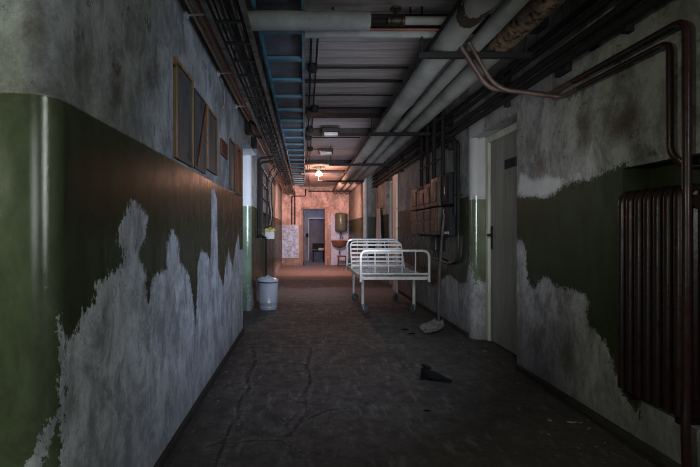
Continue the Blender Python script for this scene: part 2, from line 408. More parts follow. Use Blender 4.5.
# passage returning to the left, then the round-edged pillar and the far wall
back = [(XL, A0), (-2.2, A0)]
L.strip(back, merged([-.02, .8, 1.5, AZ]))
L.strip([(-2.2, A0), (-2.2, A1)], merged([-.02, AZ]))
pil = [(x, A1) for x in lin(-2.2, XLF-RP, .1)] + arc((XLF-RP, A1+RP), RP, -90, 0) + [(XLF, y) for y in lin(A1+RP, YE, .06)[1:]] + [(XLF, YE)]
zs_c = merged(lin(-.02, 1.66, .04)+lin(1.66, ZC, .1)+[ZC, AZ])
L.strip(pil, zs_c, skip=lambda x, y, z: z > AZ and y < A1+.001)
L.strip([(XL, y) for y in lin(A0, A1, .1)+[A1]], [z for z in zs_f if z >= AZ-1e-4])
L.strip([(XL, A1), (XLF-RP, A1+.0005)], [AZ, ZC])
L.poly([(XL, A0, AZ), (-2.2, A0, AZ), (-2.2, A1, AZ), (XL, A1, AZ)])
L.poly([(XL, A1, AZ), (XLF-RP, A1, AZ), (XLF, A1+RP, AZ)])
pxs = [(63.5, 336), (75, 336), (84, 314), (95, 302), (96.5, 283), (114, 273), (125, 262), (124, 250), (117, 238), (119, 228), (123, 218.6), (129, 206),
       (134, 200.5), (141, 208), (147.5, 217), (146, 228), (145, 240), (138, 250), (138, 256), (147, 274), (146.5, 294), (148, 307), (150, 295), (152, 280),
       (160, 273), (166, 270), (167.5, 244), (172.5, 229), (178, 239), (179.6, 263), (184, 268), (189, 275), (193, 300), (195.5, 328), (197, 300), (198, 262),
       (202, 250.7), (207, 254), (210, 262), (211, 250), (211.5, 190), (214, 188), (217, 200), (218, 268), (221, 280), (223.5, 287), (226, 262), (228.6, 250), (231, 262), (232.5, 268), (236, 245), (238.6, 234), (240, 250)]
peelL = [onX(x, y, XL) for x, y in pxs] + [(6, 1.0), (6, -.3), (1.26, -.3)]
def onY(x, y, Y=YF): q = P(x, y, Y); return (q.x, q.z)
KF = 1.2/F
peelF = [[(x*KF, y*KF) for x, y in q] for q in ([(24, 470), (32, 450), (40, 438), (45, 422), (54, 420), (56, 432), (50, 450), (40, 470), (40, 560), (12, 560)],
         [(57.5, 313), (61, 312), (64, 336), (90, 336), (90, 700), (60, 700), (61, 520), (59, 420)])]
stF = [[(x*KF, y*KF) for x, y in q] for q in ([(-30, 38), (6, 34), (12, 44), (2, 54), (-30, 52)], [(-60, 91), (40, 88), (56, 91), (44, 93), (-60, 96)], [(20, 20), (34, 14), (38, 60), (26, 66)])]
def faceco(v): return np.stack([(CX+v[:, 0]*F/v[:, 1])*KF, (CY-(v[:, 2]-H)*F/v[:, 1])*KF], 1)
def attrL(v):
    out = np.full(len(v), -.5)
    fr = (v[:, 1] < YF+RC-.001); sd = ~fr & (v[:, 1] < A0+.001)
    out[fr] = union(faceco(v[fr]), peelF)*2.0-.004; out[sd] = sdf(v[sd][:, [1, 2]], peelL)
    far = v[:, 1] > A1
    out[far] = np.where(v[far][:, 2] < .45, .01-.1*(v[far][:, 2]-.1), -.08)
    return np.clip(out, -.5, .5)
stL = [[onX(x, y, XL) for x, y in q] for q in ([(70, 60), (78, 30), (84, 75), (80, 98)], [(146, 70), (156, 40), (160, 80), (152, 100)], [(110, 80), (118, 55), (122, 100), (114, 118)], [(196, 170), (203, 168), (206, 176), (198, 178)])]
def stainL(v):
    out = np.full(len(v), -.5); fr = v[:, 1] < YF+RC-.001
    out[fr] = union(faceco(v[fr]), stF)-.01; out[~fr] = union(v[~fr][:, [1, 2]], stL)-.02
    return np.clip(out, -.5, .5)
toneL = lambda v: np.where(v[:, 1] < YF+RC, np.clip((YF+RC-v[:, 1])/(RC*.6), 0, 1), np.where((v[:, 1] > A1-.01) & (v[:, 1] < A1+RP+.03), 2.0, 0))  # painted-in sheen on the near corner face and the pillar
L.build('wall_left', M['wall_left'], {'tone': toneL, 'peel': attrL, 'stain': stainL, 'light': lambda v: np.where((v[:, 1] > A1-.01) & (v[:, 1] < A1+RP+.02) & (v[:, 2] > 1.53), .3, -.5)})  # pillar's upper plaster brightened by colour as if lit

# ---- right wall ------------------------------------------------
D0, D1, DZ, DD = 3.63, 4.60, 2.16, .22      # door recess
E0, E1, EZ, ED = 8.64, 9.40, 2.26, .14      # second recess
N0, N1, NZ0, NZ1, ND = 1.30, 2.42, .25, 1.508, .15  # radiator niche
RJ = .07
ys = merged(lin(-1.0, N1, .03)+lin(N1, D0, .02)+[D0, D1+RJ]+lin(D1+RJ, E0, .03)+[E0, E1+RJ]+lin(E1+RJ, 11.0-.0, .06)+[11.0, N0, N1])
zs_r = merged(lin(-.02, NZ0, .03)+lin(NZ0, NZ1, .02)+[NZ1, 1.54]+lin(1.54, DZ, .05)+[DZ, EZ, 2.4, 2.6, ZC])
R = Shell()
def skipR(x, y, z):
    return (D0 < y < D1+RJ and z < DZ) or (E0 < y < E1+RJ and z < EZ) or (N0 < y < N1 and NZ0 < z < NZ1)
R.strip([(XR, y) for y in ys], zs_r, skip=skipR, flip=True)
def recess(y0, y1, z1, d):
    zz = [z for z in zs_r if z <= z1+1e-4]
    R.strip([(XR, y0), (XR+d, y0)], zz, flip=True)
    R.strip([(XR+d, y0), (XR+d, y1)], [-.02, z1], flip=True)
    R.strip([(XR+d, y1), (XR+d*.7, y1), (XR+RJ, y1)] + [(x, y) for x, y in arc((XR+RJ, y1+RJ), RJ, 270, 180)][1:], zz, flip=True)
    R.poly([(XR, y0, z1), (XR, y1+RJ, z1), (XR+RJ*.3, y1+RJ*.3, z1), (XR+RJ, y1, z1), (XR+d, y1, z1), (XR+d, y0, z1)])
recess(D0, D1, DZ, DD); recess(E0, E1, EZ, ED)
nb = XR+ND
R.poly([(XR, N1, NZ0), (nb, N1, NZ0), (nb, N1, NZ1), (XR, N1, NZ1)]); R.poly([(XR, N0, NZ0), (nb, N0, NZ0), (nb, N0, NZ1), (XR, N0, NZ1)])
R.poly([(nb, N0, NZ0), (nb, N1, NZ0), (nb, N1, NZ1), (nb, N0, NZ1)])
R.poly([(XR, N0, NZ0), (XR, N1, NZ0), (nb, N1, NZ0), (nb, N0, NZ0)]); R.poly([(XR, N0, NZ1), (XR, N1, NZ1), (nb, N1, NZ1), (nb, N0, NZ1)])
# pier and far right wall
R.strip([(XR, 11.0)] + arc((XRF+.06, 11.06), .06, 270, 180) + [(XRF, y) for y in lin(11.06, YE, .15)[1:]] + [(XRF, YE)], zs_c, flip=True)
gpx = [(515, 197), (545, 197), (556, 192), (563, 184.5), (595, 178), (626, 160), (640, 200), (640, 420), (626, 398), (623, 394), (614, 368), (606, 343), (589, 326), (587, 312), (589, 303), (585, 295),
       (566, 288), (555, 287), (550, 279), (544, 277), (539, 282), (534, 291), (528, 282), (526, 262), (526, 251), (521, 240), (515, 240)]
greenR = [onX(x, y, XR) for x, y in gpx]
ppx = [(474, 282), (471, 263), (469, 262), (466, 282), (460, 284), (455, 279), (449, 274), (444, 278), (436, 284), (432, 287), (428, 272), (422, 276), (412, 266), (405, 262), (398, 262), (393, 256), (380, 252), (366, 248)]
farR = [(4.67, onX(474, 282, XR)[1])] + [onX(x, y, XR) for x, y in ppx] + [(13, -.3), (4.0, -.3)]
pierP = [(1.78, .88), (1.80, .72), (1.83, .58), (1.86, .66), (1.90, .60), (2.1, .60), (2.1, -.3), (1.6, -.3), (1.6, .9)]
def attrR(v):
    out = np.full(len(v), .3); y = v[:, 1]
    a = y < 3.64; out[a] = -sdf(v[a][:, [1, 2]], greenR)
    niche = (v[:, 0] > XR+.001) & (y < 3); out[niche] = -.5
    jamb = (y > 3.7) & (y < D1+RJ+.001); out[jamb] = sdf(v[jamb][:, [0, 2]], pierP)
    b_ = (y > D1+RJ+.001) & (y < 11.0); out[b_] = sdf(v[b_][:, [1, 2]], farR)
    c = y >= 11.0; out[c] = np.where(v[c][:, 2] < .5, .03, -.1)
    return np.clip(out, -.5, .5)
stR = [[onX(x, y, XR) for x, y in q] for q in ([(528, 168), (540, 150), (552, 155), (545, 176)], [(600, 110), (640, 95), (650, 130), (610, 150)], [(575, 120), (590, 100), (596, 140), (580, 158)], [(560, 345), (570, 340), (576, 372), (566, 380)], [(630, 150), (648, 146), (650, 158), (632, 162)])]
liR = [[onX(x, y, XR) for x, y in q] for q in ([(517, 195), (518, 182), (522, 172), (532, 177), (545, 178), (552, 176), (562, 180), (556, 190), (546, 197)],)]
stainR = lambda v: np.clip(np.where(v[:, 1] < 3.65, union(v[:, [1, 2]], stR)-.03, -.5), -.5, .5)
lightR = lambda v: np.clip(np.where(v[:, 1] < 3.65, union(v[:, [1, 2]], liR), np.where((v[:, 1] > D1-.01) & (v[:, 1] < D1+RJ+.01) & (v[:, 2] > 1.5), .3, -.5)), -.5, .5)  # paler plaster patch, plus jamb plaster brightened by colour as if lit
toneR = lambda v: np.where((v[:, 1] > D1-.01) & (v[:, 1] < D1+RJ+.01) & (v[:, 0] > XR-.001), .75, 0)  # painted-in sheen on the camera-facing jamb
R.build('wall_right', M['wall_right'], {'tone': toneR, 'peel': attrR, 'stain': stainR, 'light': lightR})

# ---- end wall with doorway ------------------------------------
O0, O1, OZ = -.09, .71, 1.97
Eo = Shell()
xs = merged(lin(XLF-.05, O0, .06)+[O0]+lin(O0, O1, .1)+[O1]+lin(O1, XR, .06)+[XR])
zz = merged(lin(-.02, 1.4, .07)+[1.4, OZ, 2.3, ZC])
Eo.strip([(x, YE) for x in xs], zz, skip=lambda x, y, z: O0 < x < O1 and z < OZ)
Eo.strip([(O0, YE), (O0, YE+.25)], [-.02, OZ]); Eo.strip([(O1, YE), (O1, YE+.25)], [-.02, OZ])
Eo.poly([(O0, YE, OZ), (O1, YE, OZ), (O1, YE+.25, OZ), (O0, YE+.25, OZ)])
Eo.build('wall_end', M['wall_end'], {'peel': lambda v: np.where(v[:, 2] < .35, .02, -.1), 'stain': lambda v: np.full(len(v), -.5), 'light': lambda v: np.full(len(v), -.5)})

# ---- floor and ceiling ----------------------------------------
G = Shell()
fx = merged(lin(-2.6, XL, .1)+lin(XL, 2.1, .03)+[2.1]); fy = merged(lin(-1.0, 1.2, .15)+lin(1.2, 5.2, .03)+lin(5.2, 18.6, .2)+[18.6])
idx = [[G.vert((x, y, 0)) for y in fy] for x in fx]
for i in range(len(fx)-1):
    for j in range(len(fy)-1): G.f.append([idx[i][j], idx[i+1][j], idx[i+1][j+1], idx[i][j+1]])
def fl(px, py): Y = H*F/(py-CY); return ((px-CX)*Y/F, Y)
cracks = [[fl(*p) for p in q] for q in ([(243, 348), (275, 347), (310, 348), (311, 352)], [(253, 350), (255, 362), (247, 376), (249, 388), (239, 402), (237, 418), (229, 428), (226, 440), (205, 448)], [(226, 440), (215, 462), (208, 500)],
          [(311, 352), (306, 366), (311, 380), (303, 396), (309, 410), (300, 422), (292, 432), (278, 441), (258, 440), (232, 444)], [(280, 441), (300, 452), (308, 467), (306, 500)], [(310, 418), (330, 410), (350, 408)], [(290, 436), (286, 425), (296, 415)])]
def crackf(v):
    d = np.full(len(v), .5)
    for q in cracks: d = np.minimum(d, line_dist(v[:, :2], q))
    return np.minimum(d*2.6/np.maximum(v[:, 1], 1.5), .5)
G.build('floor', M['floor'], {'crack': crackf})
MB().bx(-2.6, 2.1, -1.0, 18.6, ZC, ZC+.08).build('ceiling', M['ceiling'], kind='structure', smooth=False)
for i, (y, w, z, x0, x1) in enumerate(((3.22, .14, 2.66, 0.03, XR), (5.62, .26, 2.67, 0.02, XR), (6.72, .22, 2.67, 0.02, XR), (9.6, .16, 2.66, XLF, XR))):
    MB().bx(x0+.001, x1-.001, y-w/2, y+w/2, z, ZC-.001).build('trim_%d' % (i+1), M['beam'], kind='structure', bevel=.006)
MB().bx(XL, XL+.018, 1.45, A0-.01, 0, .05).build('baseboard_left', M['skirting'], kind='structure', bevel=.006)
sk = MB(); sk.bx(XR-.022, XR, -.9, D0-.02, 0, .045); sk.bx(XR-.02, XR, D1+RJ+.02, E0-.02, 0, .05); sk.build('baseboard_right', M['skirting'], kind='structure', bevel=.006)

# ---- doors -----------------------------------------------------
def door_frame(y0, y1, x, z, mt, nm):
    f = MB(); w = .07
    f.bx(x-.05, x+.03, y1-w, y1-.002, 0.0, z); f.bx(x-.05, x+.03, y0+.002, y0+w, 0.0, z); f.bx(x-.05, x+.03, y0+w, y1-w, z-w, z)
    return f.build(nm, mt, kind='structure', bevel=.008)
door_frame(D0, D1, XR+DD-.03, DZ-.002, M['door_cream'], 'trim_5')
dX = XR+DD-.035
dl = MB().bx(dX-.02, dX+.02, D0+.075, D1-.075, .012, DZ-.075); 
dl = dl.build('door_1', M['door_leaf'], kind='structure', bevel=.004)
hd = MB(); hd.box((dX-.024, D1-.115, 1.09), (.008, .04, .24)); hd.build('lock_plate', M['black'], dl, bevel=.002, label='black lock plate')
hd = MB(); hd.tube(bend([(dX-.02, D1-.115, 1.12), (dX-.075, D1-.115, 1.12), (dX-.085, D1-.215, 1.115)], .02), .011); hd.lathe([(.018, -.004), (.018, .01)], (dX-.03, D1-.115, 1.12), 12, 'x'); hd.build('door_handle', M['black'], dl, label='black lever handle')
sg = MB(); sg.bx(dX-.026, dX-.02, 3.92, 4.20, 1.76, 1.85); sg.build('door_plate', M['black'], dl, bevel=.002, label='blank black plate')
for z in (.35, 1.62): MB().tube([(dX-.028, D0+.085, z), (dX-.028, D0+.085, z+.1)], .012).build('hinge', M['black'], dl)
door_frame(E0, E1, XR+ED-.03, EZ-.002, M['door_cream'], 'trim_6')
d2 = MB().bx(XR+ED-.05, XR+ED-.015, E0+.075, E1-.075, .012, EZ-.075).build('door_2', M['door_leaf'], kind='structure', bevel=.004)
MB().tube(bend([(XR+ED-.05, E0+.12, 1.1), (XR+ED-.10, E0+.12, 1.1), (XR+ED-.105, E0+.22, 1.1)], .02), .011).build('door_handle', M['black'], d2)
f = MB(); w = .09
f.bx(O0-.03, O0+.015, YE-.02, YE+.2, 0, OZ+.03); f.bx(O1-.03, O1+.05, YE-.02, YE+.2, 0, OZ+.03); f.bx(O0-.05, O1+.07, YE-.03, YE+.2, OZ-.025, OZ+.045)
f.build('trim_7', M['frame_pink'], kind='structure', bevel=.01)

# ---- room beyond the end door ---------------------------------
def panel(name, x0, x1, y0, y1, z0, z1, mt): return MB().bx(x0, x1, y0, y1, z0, z1).build(name, mt, kind='structure', smooth=False)
panel('wall_back', -.79, 2.0, 18.5, 18.58, 0, ZC, M['room']); panel('wall_back_left', -.8, -.72, YE+.26, 18.49, 0, ZC, M['room']); panel('wall_back_right', 1.9, 1.98, YE+.26, 18.49, 0, ZC, M['room'])
yb = 17.4; xb0, xb1, zb = .165, .82, 1.68
iw = Shell(); iw.strip([(x, yb) for x in (-.72, xb0, xb1, 1.9)], [0, zb, ZC-.001], skip=lambda x, y, z: xb0 < x < xb1 and z < zb)
iw.build('wall_partition', M['room'])
f = MB(); f.bx(xb0-.05, xb0, yb-.04, yb+.02, 0, zb+.05); f.bx(xb1, xb1+.05, yb-.04, yb+.02, 0, zb+.05); f.bx(xb0, xb1, yb-.04, yb+.02, zb, zb+.05); f.build('trim_8', M['white'], kind='structure', bevel=.006)
d3 = MB().box((-.02, YE+.62, .96), (.04, .72, 1.88)).build('door_3', M['teal'], kind='structure', bevel=.004)
MB().tube([(.0, YE+.9, 1.02), (.06, YE+.9, 1.02)], .012).build('door_handle', M['black'], d3)
MB().bx(XR-.035, XR-.001, 8.27, 8.61, .0, 2.27).build('trim_9', M['casing'], kind='structure', bevel=.006)
# dark bench with a pale box in the far room
t = thing('bench', 'low dark bench in the blue room beyond the end doorway', 'bench', (.52, 16.6, 0))
MB().box((.52, 16.6, .42), (.46, .38, .05)).build('seat', M['black'], t, bevel=.008)
MB().box((.52, 16.78, .60), (.46, .03, .22)).build('backrest', M['black'], t, bevel=.008)
for sx in (-.2, .2):
    for sy in (-.16, .16): MB().box((.52+sx, 16.6+sy, .2), (.04, .04, .40)).build('leg', M['black'], t)
MB().box((.62, 16.55, .49), (.2, .14, .09)).build('box', M['white'], bevel=.008, label='small pale box lying on the dark bench in the end room', cat='box')
t = thing('wall_telephone', 'small black wall-mounted fitting beside the inner doorway of the blue room', 'wall fitting', (.25, yb-.06, 1.0))
MB().box((.09, yb-.04, 1.02), (.10, .06, .16)).build('casing', M['black'], t, bevel=.01); MB().tube(bend([(.09, yb-.05, .95), (.08, yb-.06, .75), (.10, yb-.03, .62)], .05), .012).build('cord', M['black'], t)
t.name = 'wall_fitting'; OFF['wall_fitting'] = OFF['wall_telephone']

# ------------------------------------------------------------------ left wall openings: hatch windows
def hatch(n, px0, px1, z0, z1, frame, pane, proud=.02, mull=0, sw=.03, bar=None):
    y0, y1 = F*-XL/(CX-px0), F*-XL/(CX-px1); fr = MB()
    fr.bx(XL-.01, XL+proud, y0, y0+sw, z0, z1); fr.bx(XL-.01, XL+proud, y1-sw, y1, z0, z1)
    fr.bx(XL-.01, XL+proud, y0+sw, y1-sw, z1-sw*.7, z1)
    o = fr.build('window_%d' % n, frame, kind='structure', bevel=.004)
    MB().bx(XL-.01, XL+proud*.8, y0+sw, y1-sw, z0, z0+sw*.8).build('bottom_rail', M['pane'], o)
    MB().bx(XL+.002, XL+.010, y0+sw, y1-sw, z0+sw*.8, z1-sw).build('pane', pane, o)
    if mull:
        for k in range(mull): y = y0+(y1-y0)*(k+1)/(mull+1); MB().bx(XL+.006, XL+.016, y-.008, y+.008, z0+sw, z1-sw).build('mullion', frame, o)
    return o
hatch(1, 173, 191, 1.553, 2.10, M['wood'], M['pane'], mull=0)
o = hatch(2, 193.3, 204, 1.56, 2.07, M['pane'], M['pane'], proud=.014, sw=.02)
y0, y1 = F*-XL/(CX-193.3), F*-XL/(CX-204)
MB().tube([(XL+.02, y1-.01, 2.05), (XL+.02, y0+.03, 1.58)], .007).build('red_rod', M['red_brown'], o, label='slanting red-brown rod')
hatch(3, 205, 216.2, 1.60, 2.06, M['wood'], M['pane'])
hatch(4, 229, 234, 1.555, 2.03, M['pane'], M['pane'], proud=.016, sw=.025)
hatch(5, 235.4, 240.6, 1.545, 2.05, M['wood_red'], M['wood_red'], sw=.05)
t = thing('vent_grille', 'small red-brown slatted vent on the left wall between the hatch windows', 'vent', (XL, 3.75, 1.80))
y0, y1 = 3.60, 3.89
v = MB(); v.bx(XL+.001, XL+.02, y0, y1, 1.805, 1.815); v.bx(XL+.001, XL+.02, y0, y1, 1.925, 1.935); v.bx(XL+.001, XL+.02, y0, y0+.012, 1.815, 1.925); v.bx(XL+.001, XL+.02, y1-.012, y1, 1.815, 1.925)
v.build('frame', M['wood_red'], t)
for k in range(5): MB().box((XL+.011, (y0+y1)/2, 1.83+k*.021), (.016, y1-y0-.024, .006), Matrix.Rotation(.5, 3, 'Y')).build('slat', M['wood_red'], t)

# ------------------------------------------------------------------ hospital bed
BX, BF, BH = 1.172, 5.6, 7.42
t = thing('hospital_bed', 'old white tubular hospital bed on castors standing empty in the corridor', 'bed', (BX, (BF+BH)/2, 0))
hw = .445
def loop(y, z0, z1, r, tr, hw=hw):
    return MB().tube(bend([(BX-hw, y, z0), (BX-hw, y, z1), (BX+hw, y, z1), (BX+hw, y, z0)], r, 6), tr, 10)
m_ = M['white_metal']
fb = loop(BF, .50, .905, .09, .017).build('footboard', m_, t)
for q in (375, 388.3, 402, 415.5): x = (q-CX)*BF/F; MB().tube([(x, BF, .61), (x, BF, .905)], .008, 8).build('bar', m_, fb)
MB().tube([(BX-hw, BF, .605), (BX+hw, BF, .605)], .012, 8).build('rail', m_, fb)
hb = loop(BH, .50, 1.02, .11, .017).build('headboard', m_, t)
for k in range(4): x = BX-hw+2*hw*(k+1)/5; MB().tube([(x, BH, .56), (x, BH, 1.02)], .008, 8).build('bar', m_, hb)
MB().tube([(BX-hw, BH, .60), (BX+hw, BH, .60)], .012, 8).build('rail', m_, hb)
fr = MB()
for s in (-1, 1): fr.box((BX+s*(hw-.012), (BF+BH)/2, .55), (.035, BH-BF-.03, .05))
for y in (BF+.02, BH-.02, BF+.43, 7.17): fr.box((BX, y, .545), (2*hw-.06, .035, .04))
fr.build('frame', m_, t, bevel=.005)
dk = MB()
for k in range(17): x = BX-hw+.05+k*(2*hw-.1)/16; dk.tube([(x, BF+.03, .572), (x, BF+.9, .560), (x, 7.0, .572)], .004, 6)
for k in range(22): y = BF+.06+k*.063; dk.tube([(BX-hw+.02, y, .567), (BX, y, .561), (BX+hw-.02, y, .567)], .004, 6)
dk.build('spring_mesh', M['wire'], t, label='grey wire mesh')
# raised backrest: tilted frame with cross slats
by0, by1, bz1 = 6.88, 7.16, .985
br = MB().tube(bend([(BX-.42, by0, .57), (BX-.42, by1, bz1), (BX+.42, by1, bz1), (BX+.42, by0, .57)], .09, 6), .013, 10).build('backrest', m_, t)
for k in range(6):
    f_ = .1+k*.155; MB().box((BX, by0+(by1-by0)*f_, .57+(bz1-.57)*f_), (.82, .008, .03), Matrix.Rotation(-.35, 3, 'X')).build('slat', m_, br)
for x in (BX-.15, BX+.15): MB().tube([(x, by0, .57), (x, by1, bz1)], .007, 8).build('stay', m_, br)
for i, (sx, y) in enumerate(((-1, 6.05), (1, 6.05), (-1, 7.17), (1, 7.17))):
    x = BX+sx*.36
    lg = MB().tube([(x, y, .12), (x, y, .53)], .021, 12).build('leg', m_, t)
    a = (1.05, -.75, .9, -.8)[i]; d = Vector((math.sin(a), -math.cos(a), 0)); n = Vector((d.y, -d.x, 0)); c = Vector((x, y, .063))+d*.03
    fk = MB()
    for s in (-1, 1): fk.tube([Vector((x, y, .135))+n*.022*s, c+n*.022*s], .006, 6)
    fk.box((x, y, .135), (.05, .05, .016)); fk.build('fork', M['steel'], lg)
    w_ = MB(); rot = Matrix.Rotation(a, 4, 'Z')
    w_.lathe([(.02, -.015), (.05, -.016), (.062, -.011), (.062, .011), (.05, .016), (.02, .015)], (0, 0, 0), 22, 'x')
    w_.bm.transform(Matrix.Translation(c) @ rot); w_.build('wheel', M['rubber'], lg, label='black castor wheel')

# ------------------------------------------------------------------ waste bin
bx, by = -.55, 6.42
t = thing('waste_bin', 'dented pale grey metal waste bin with a lid by the left wall', 'bin', (bx, by, 0))
MB().lathe([(.118, 0), (.128, .004), (.13, .03), (.134, .034), (.134, .05), (.131, .054), (.138, .10), (.141, .105), (.141, .115), (.139, .12), (.146, .34), (.149, .375), (.152, .38), (.152, .395), (.146, .398), (.13, .36), (.12, .1)], (bx, by, 0), 36).build('body', M['zinc'], t)
MB().lathe([(.150, .40), (.156, .404), (.156, .411), (.151, .414), (.148, .41)], (bx, by, 0), 36).build('liner', M['bag'], t, label='blue liner edge')
ld = MB().lathe([(.155, .0), (.163, .004), (.163, .028), (.155, .034), (.12, .052), (.06, .066), (.0, .07)], (0, 0, 0), 36)
ld.bm.transform(Matrix.Translation((bx-.008, by, .415)) @ Matrix.Rotation(.035, 4, 'Y')); ld = ld.build('lid', M['zinc'], t)
MB().tube(bend([(bx-.03, by-.03, .485), (bx-.02, by-.03, .497), (bx+.03, by-.03, .497), (bx+.04, by-.03, .482)], .01), .006, 8).build('handle', M['zinc'], ld)
for s in (-1, 1): MB().tube(bend([(bx+s*.148, by-.04, .32), (bx+s*.172, by-.03, .30), (bx+s*.172, by+.03, .30), (bx+s*.148, by+.04, .32)], .02), .005, 8).build('handle', M['steel'], t)

# ------------------------------------------------------------------ radiator and risers (right foreground)
t = thing('radiator', 'dark red cast-iron column radiator standing in the green wall niche', 'radiator', (1.80, 2.17, .27))
for k in range(7):
    y = 2.348-k*.0595; s_ = MB()
    s_.tube(bend([(1.735, y, .30), (1.735, y, 1.352), (1.865, y, 1.352), (1.865, y, .30)], .05, 6), .023, 10, closed=False)
    s_.tube([(1.735, y, .31), (1.865, y, .31)], .023, 10)
    s_.tube([(1.80, y, .31), (1.80, y, 1.34)], .02, 8)
    s_.tube([(1.80, y-.030, 1.29), (1.80, y+.030, 1.29)], .034, 12); s_.tube([(1.80, y-.030, .35), (1.80, y+.030, .35)], .034, 12)
    s_.bx(1.735, 1.865, y-.006, y+.006, .32, 1.34)
    s_.build('section', M['radiator'], t)
for y in (2.32, 2.02): MB().box((1.80, y, .262), (.10, .03, .026)).build('foot', M['radiator'], t)
t = thing('heating_pipe', 'outer dark red heating pipe bending down past the radiator to the floor', 'pipe', (1.745, 1.965, 0))
MB().tube(bend([(1.745, 2.80, 2.13), (1.745, 1.965, 2.125), (1.745, 1.965, .40), (1.73, 1.955, .25), (1.735, 1.95, 0)], .07, 6), .019, 12).build('riser', M['red_pipe'], t)
MB().tube(bend([(1.745, 2.79, 2.13), (1.745, 3.07, 2.13), (1.33, 3.05, 2.165), (1.265, 3.05, 2.215), (1.09, 3.02, 2.46)], .05), .017, 12).build('branch', M['branch'], t)
t = thing('heating_pipe', 'inner dark red heating pipe turning into the niche above the radiator', 'pipe', (1.75, 2.062, 1.46))
MB().tube(bend([(1.75, 2.75, 2.07), (1.75, 2.062, 2.065), (1.75, 2.062, 1.53), (1.80, 2.04, 1.46), (1.87, 2.0, 1.46)], .06, 6), .016, 12).build('riser', M['red_pipe'], t)
MB().tube(bend([(1.75, 2.74, 2.07), (1.75, 2.94, 2.07), (1.38, 2.98, 2.135), (1.30, 3.0, 2.20), (1.13, 2.97, 2.46)], .05), .0145, 12).build('branch', M['branch'], t)

# ------------------------------------------------------------------ lagged pipes under the ceiling, right
def lagged(name, x, z, r, segs, label, bands=6):
    t = thing(name, label, 'pipe', (x, 8, z))
    for i, (y0, y1, mt) in enumerate(segs):
        n = max(2, int((y1-y0)/.35)); pts = []; rr = []
        for k in range(n+1):
            f_ = k/n; pts.append((x+random.uniform(-.004, .004), y0+(y1-y0)*f_, z+random.uniform(-.004, .004))); rr.append(r*random.uniform(.97, 1.03))
        MB().tube(pts, rr, 20).build('lagging', mt, t)
    return t
lagged('lagged_pipe', 1.03, 2.53, .098, [(-.9, 3.0, M['insul_torn']), (3.0, YE-.02, M['insul'])], 'thickest white lagged pipe under the ceiling with torn lagging near the front')
lagged('lagged_pipe', 1.215, 2.482, .055, [(-.9, 2.96, M['insul']), (2.96, YE-.02, M['insul'])], 'thinner white lagged pipe, middle of the three under the ceiling')
lagged('lagged_pipe', 1.415, 2.505, .078, [(-.9, 3.2, M['insul_rust']), (3.2, YE-.02, M['insul'])], 'brown stained lagged pipe nearest the right wall, clean further back')
MB().tube([(.905, .5, 2.50), (.905, 14.6, 2.50)], .013, 10).build('thin_pipe', M['black_pipe'], label='thin dark pipe beside the thickest white lagged pipe', cat='pipe')
for i, (y, x0, x1) in enumerate(((3.05, .80, 1.60), (5.5, .82, 1.6), (8.0, .45, 1.58), (10.6, .3, 1.45), (13.2, .1, 1.42))):
    lab = ['pipe hanger bar nearest the camera, under the three lagged pipes', 'second pipe hanger bar under the lagged pipes, above the fuse boxes', 'third pipe hanger bar under the lagged pipes, reaching left', 'fourth pipe hanger bar, beside the lit ceiling lamp', 'last pipe hanger bar, near the end wall'][i]
    t = thing('pipe_hanger', lab, 'bracket', ((x0+x1)/2, y, 2.38), group='hanger bars under the lagged pipes')
    MB().bx(x0, x1, y-.02, y+.02, 2.382, 2.422).build('bar', M['soot'], t, bevel=.004)
    for x in (x0+.03, 1.12, x1-.03): MB().tube([(x, y, 2.42), (x, y, ZC)], .007, 8).build('rod', M['tray'], t)
# black pipes on the right wall
for i, (z, r, w_) in enumerate(((2.535, .020, 'topmost'), (2.465, .020, 'second from the top'), (2.37, .026, 'third from the top'), (2.29, .026, 'lowest'))):
    x = 1.715 if i < 2 else 1.725
    MB().tube([(x, 1.0, z), (x, 5.0, z-.004), (x, 9, z+.003), (x, 10.9, z)] if 1 else [], r, 12).build('wall_pipe', M['black_pipe'], label='black pipe along the top of the right wall, %s of four' % w_, cat='pipe', group='black pipes along the right wall')
words = ['nearest', 'second', 'third', 'fourth', 'fifth', 'sixth', 'seventh', 'farthest']
for i, y in enumerate((2.35, 3.75, 5.2, 6.5, 7.8, 9.2, 10.6)):
    w_ = words[i] if i < 6 else words[7]
    c = MB(); c.bx(1.74, XR-.001, y-.02, y+.02, 2.24, 2.58)
    t = thing('pipe_clamp', '%s black strap clamp holding the black pipes on the right wall' % w_, 'clamp', (XR, y, 2.24), group='strap clamps on the right wall')
    c.build('strap', M['black_pipe'], t, bevel=.003)
    for z, x, r in ((2.535, 1.715, .020), (2.465, 1.715, .020), (2.37, 1.725, .026), (2.29, 1.725, .026)):
        MB().lathe([(r+.005, -.014), (r+.005, .014)], (x, y, z), 14, 'y').build('clip', M['black_pipe'], t)
# small black fittings on the right wall
q = onX(566, 69, XR); t = thing('wall_socket', 'larger black wall box under the pipes on the upper right wall', 'wall fitting', (XR, q[0], q[1]-.04))
MB().box((XR-.02, q[0], q[1]), (.04, .14, .075)).build('casing', M['black'], t, bevel=.006); MB().box((XR-.043, q[0]+.03, q[1]), (.008, .04, .04)).build('cap', M['black'], t, bevel=.004); t.name = 'wall_box'
q = onX(596, 45, XR); t = thing('wall_hook', 'small black wall fitting tucked under the pipes nearest the top right', 'wall fitting', (XR, q[0], q[1]-.03))
MB().box((XR-.008, q[0], q[1]), (.016, .07, .05)).build('plate', M['black'], t, bevel=.004); MB().tube(bend([(XR-.01, q[0], q[1]), (XR-.05, q[0], q[1]-.01), (XR-.05, q[0], q[1]+.03)], .015), .008, 8).build('hook', M['black'], t)

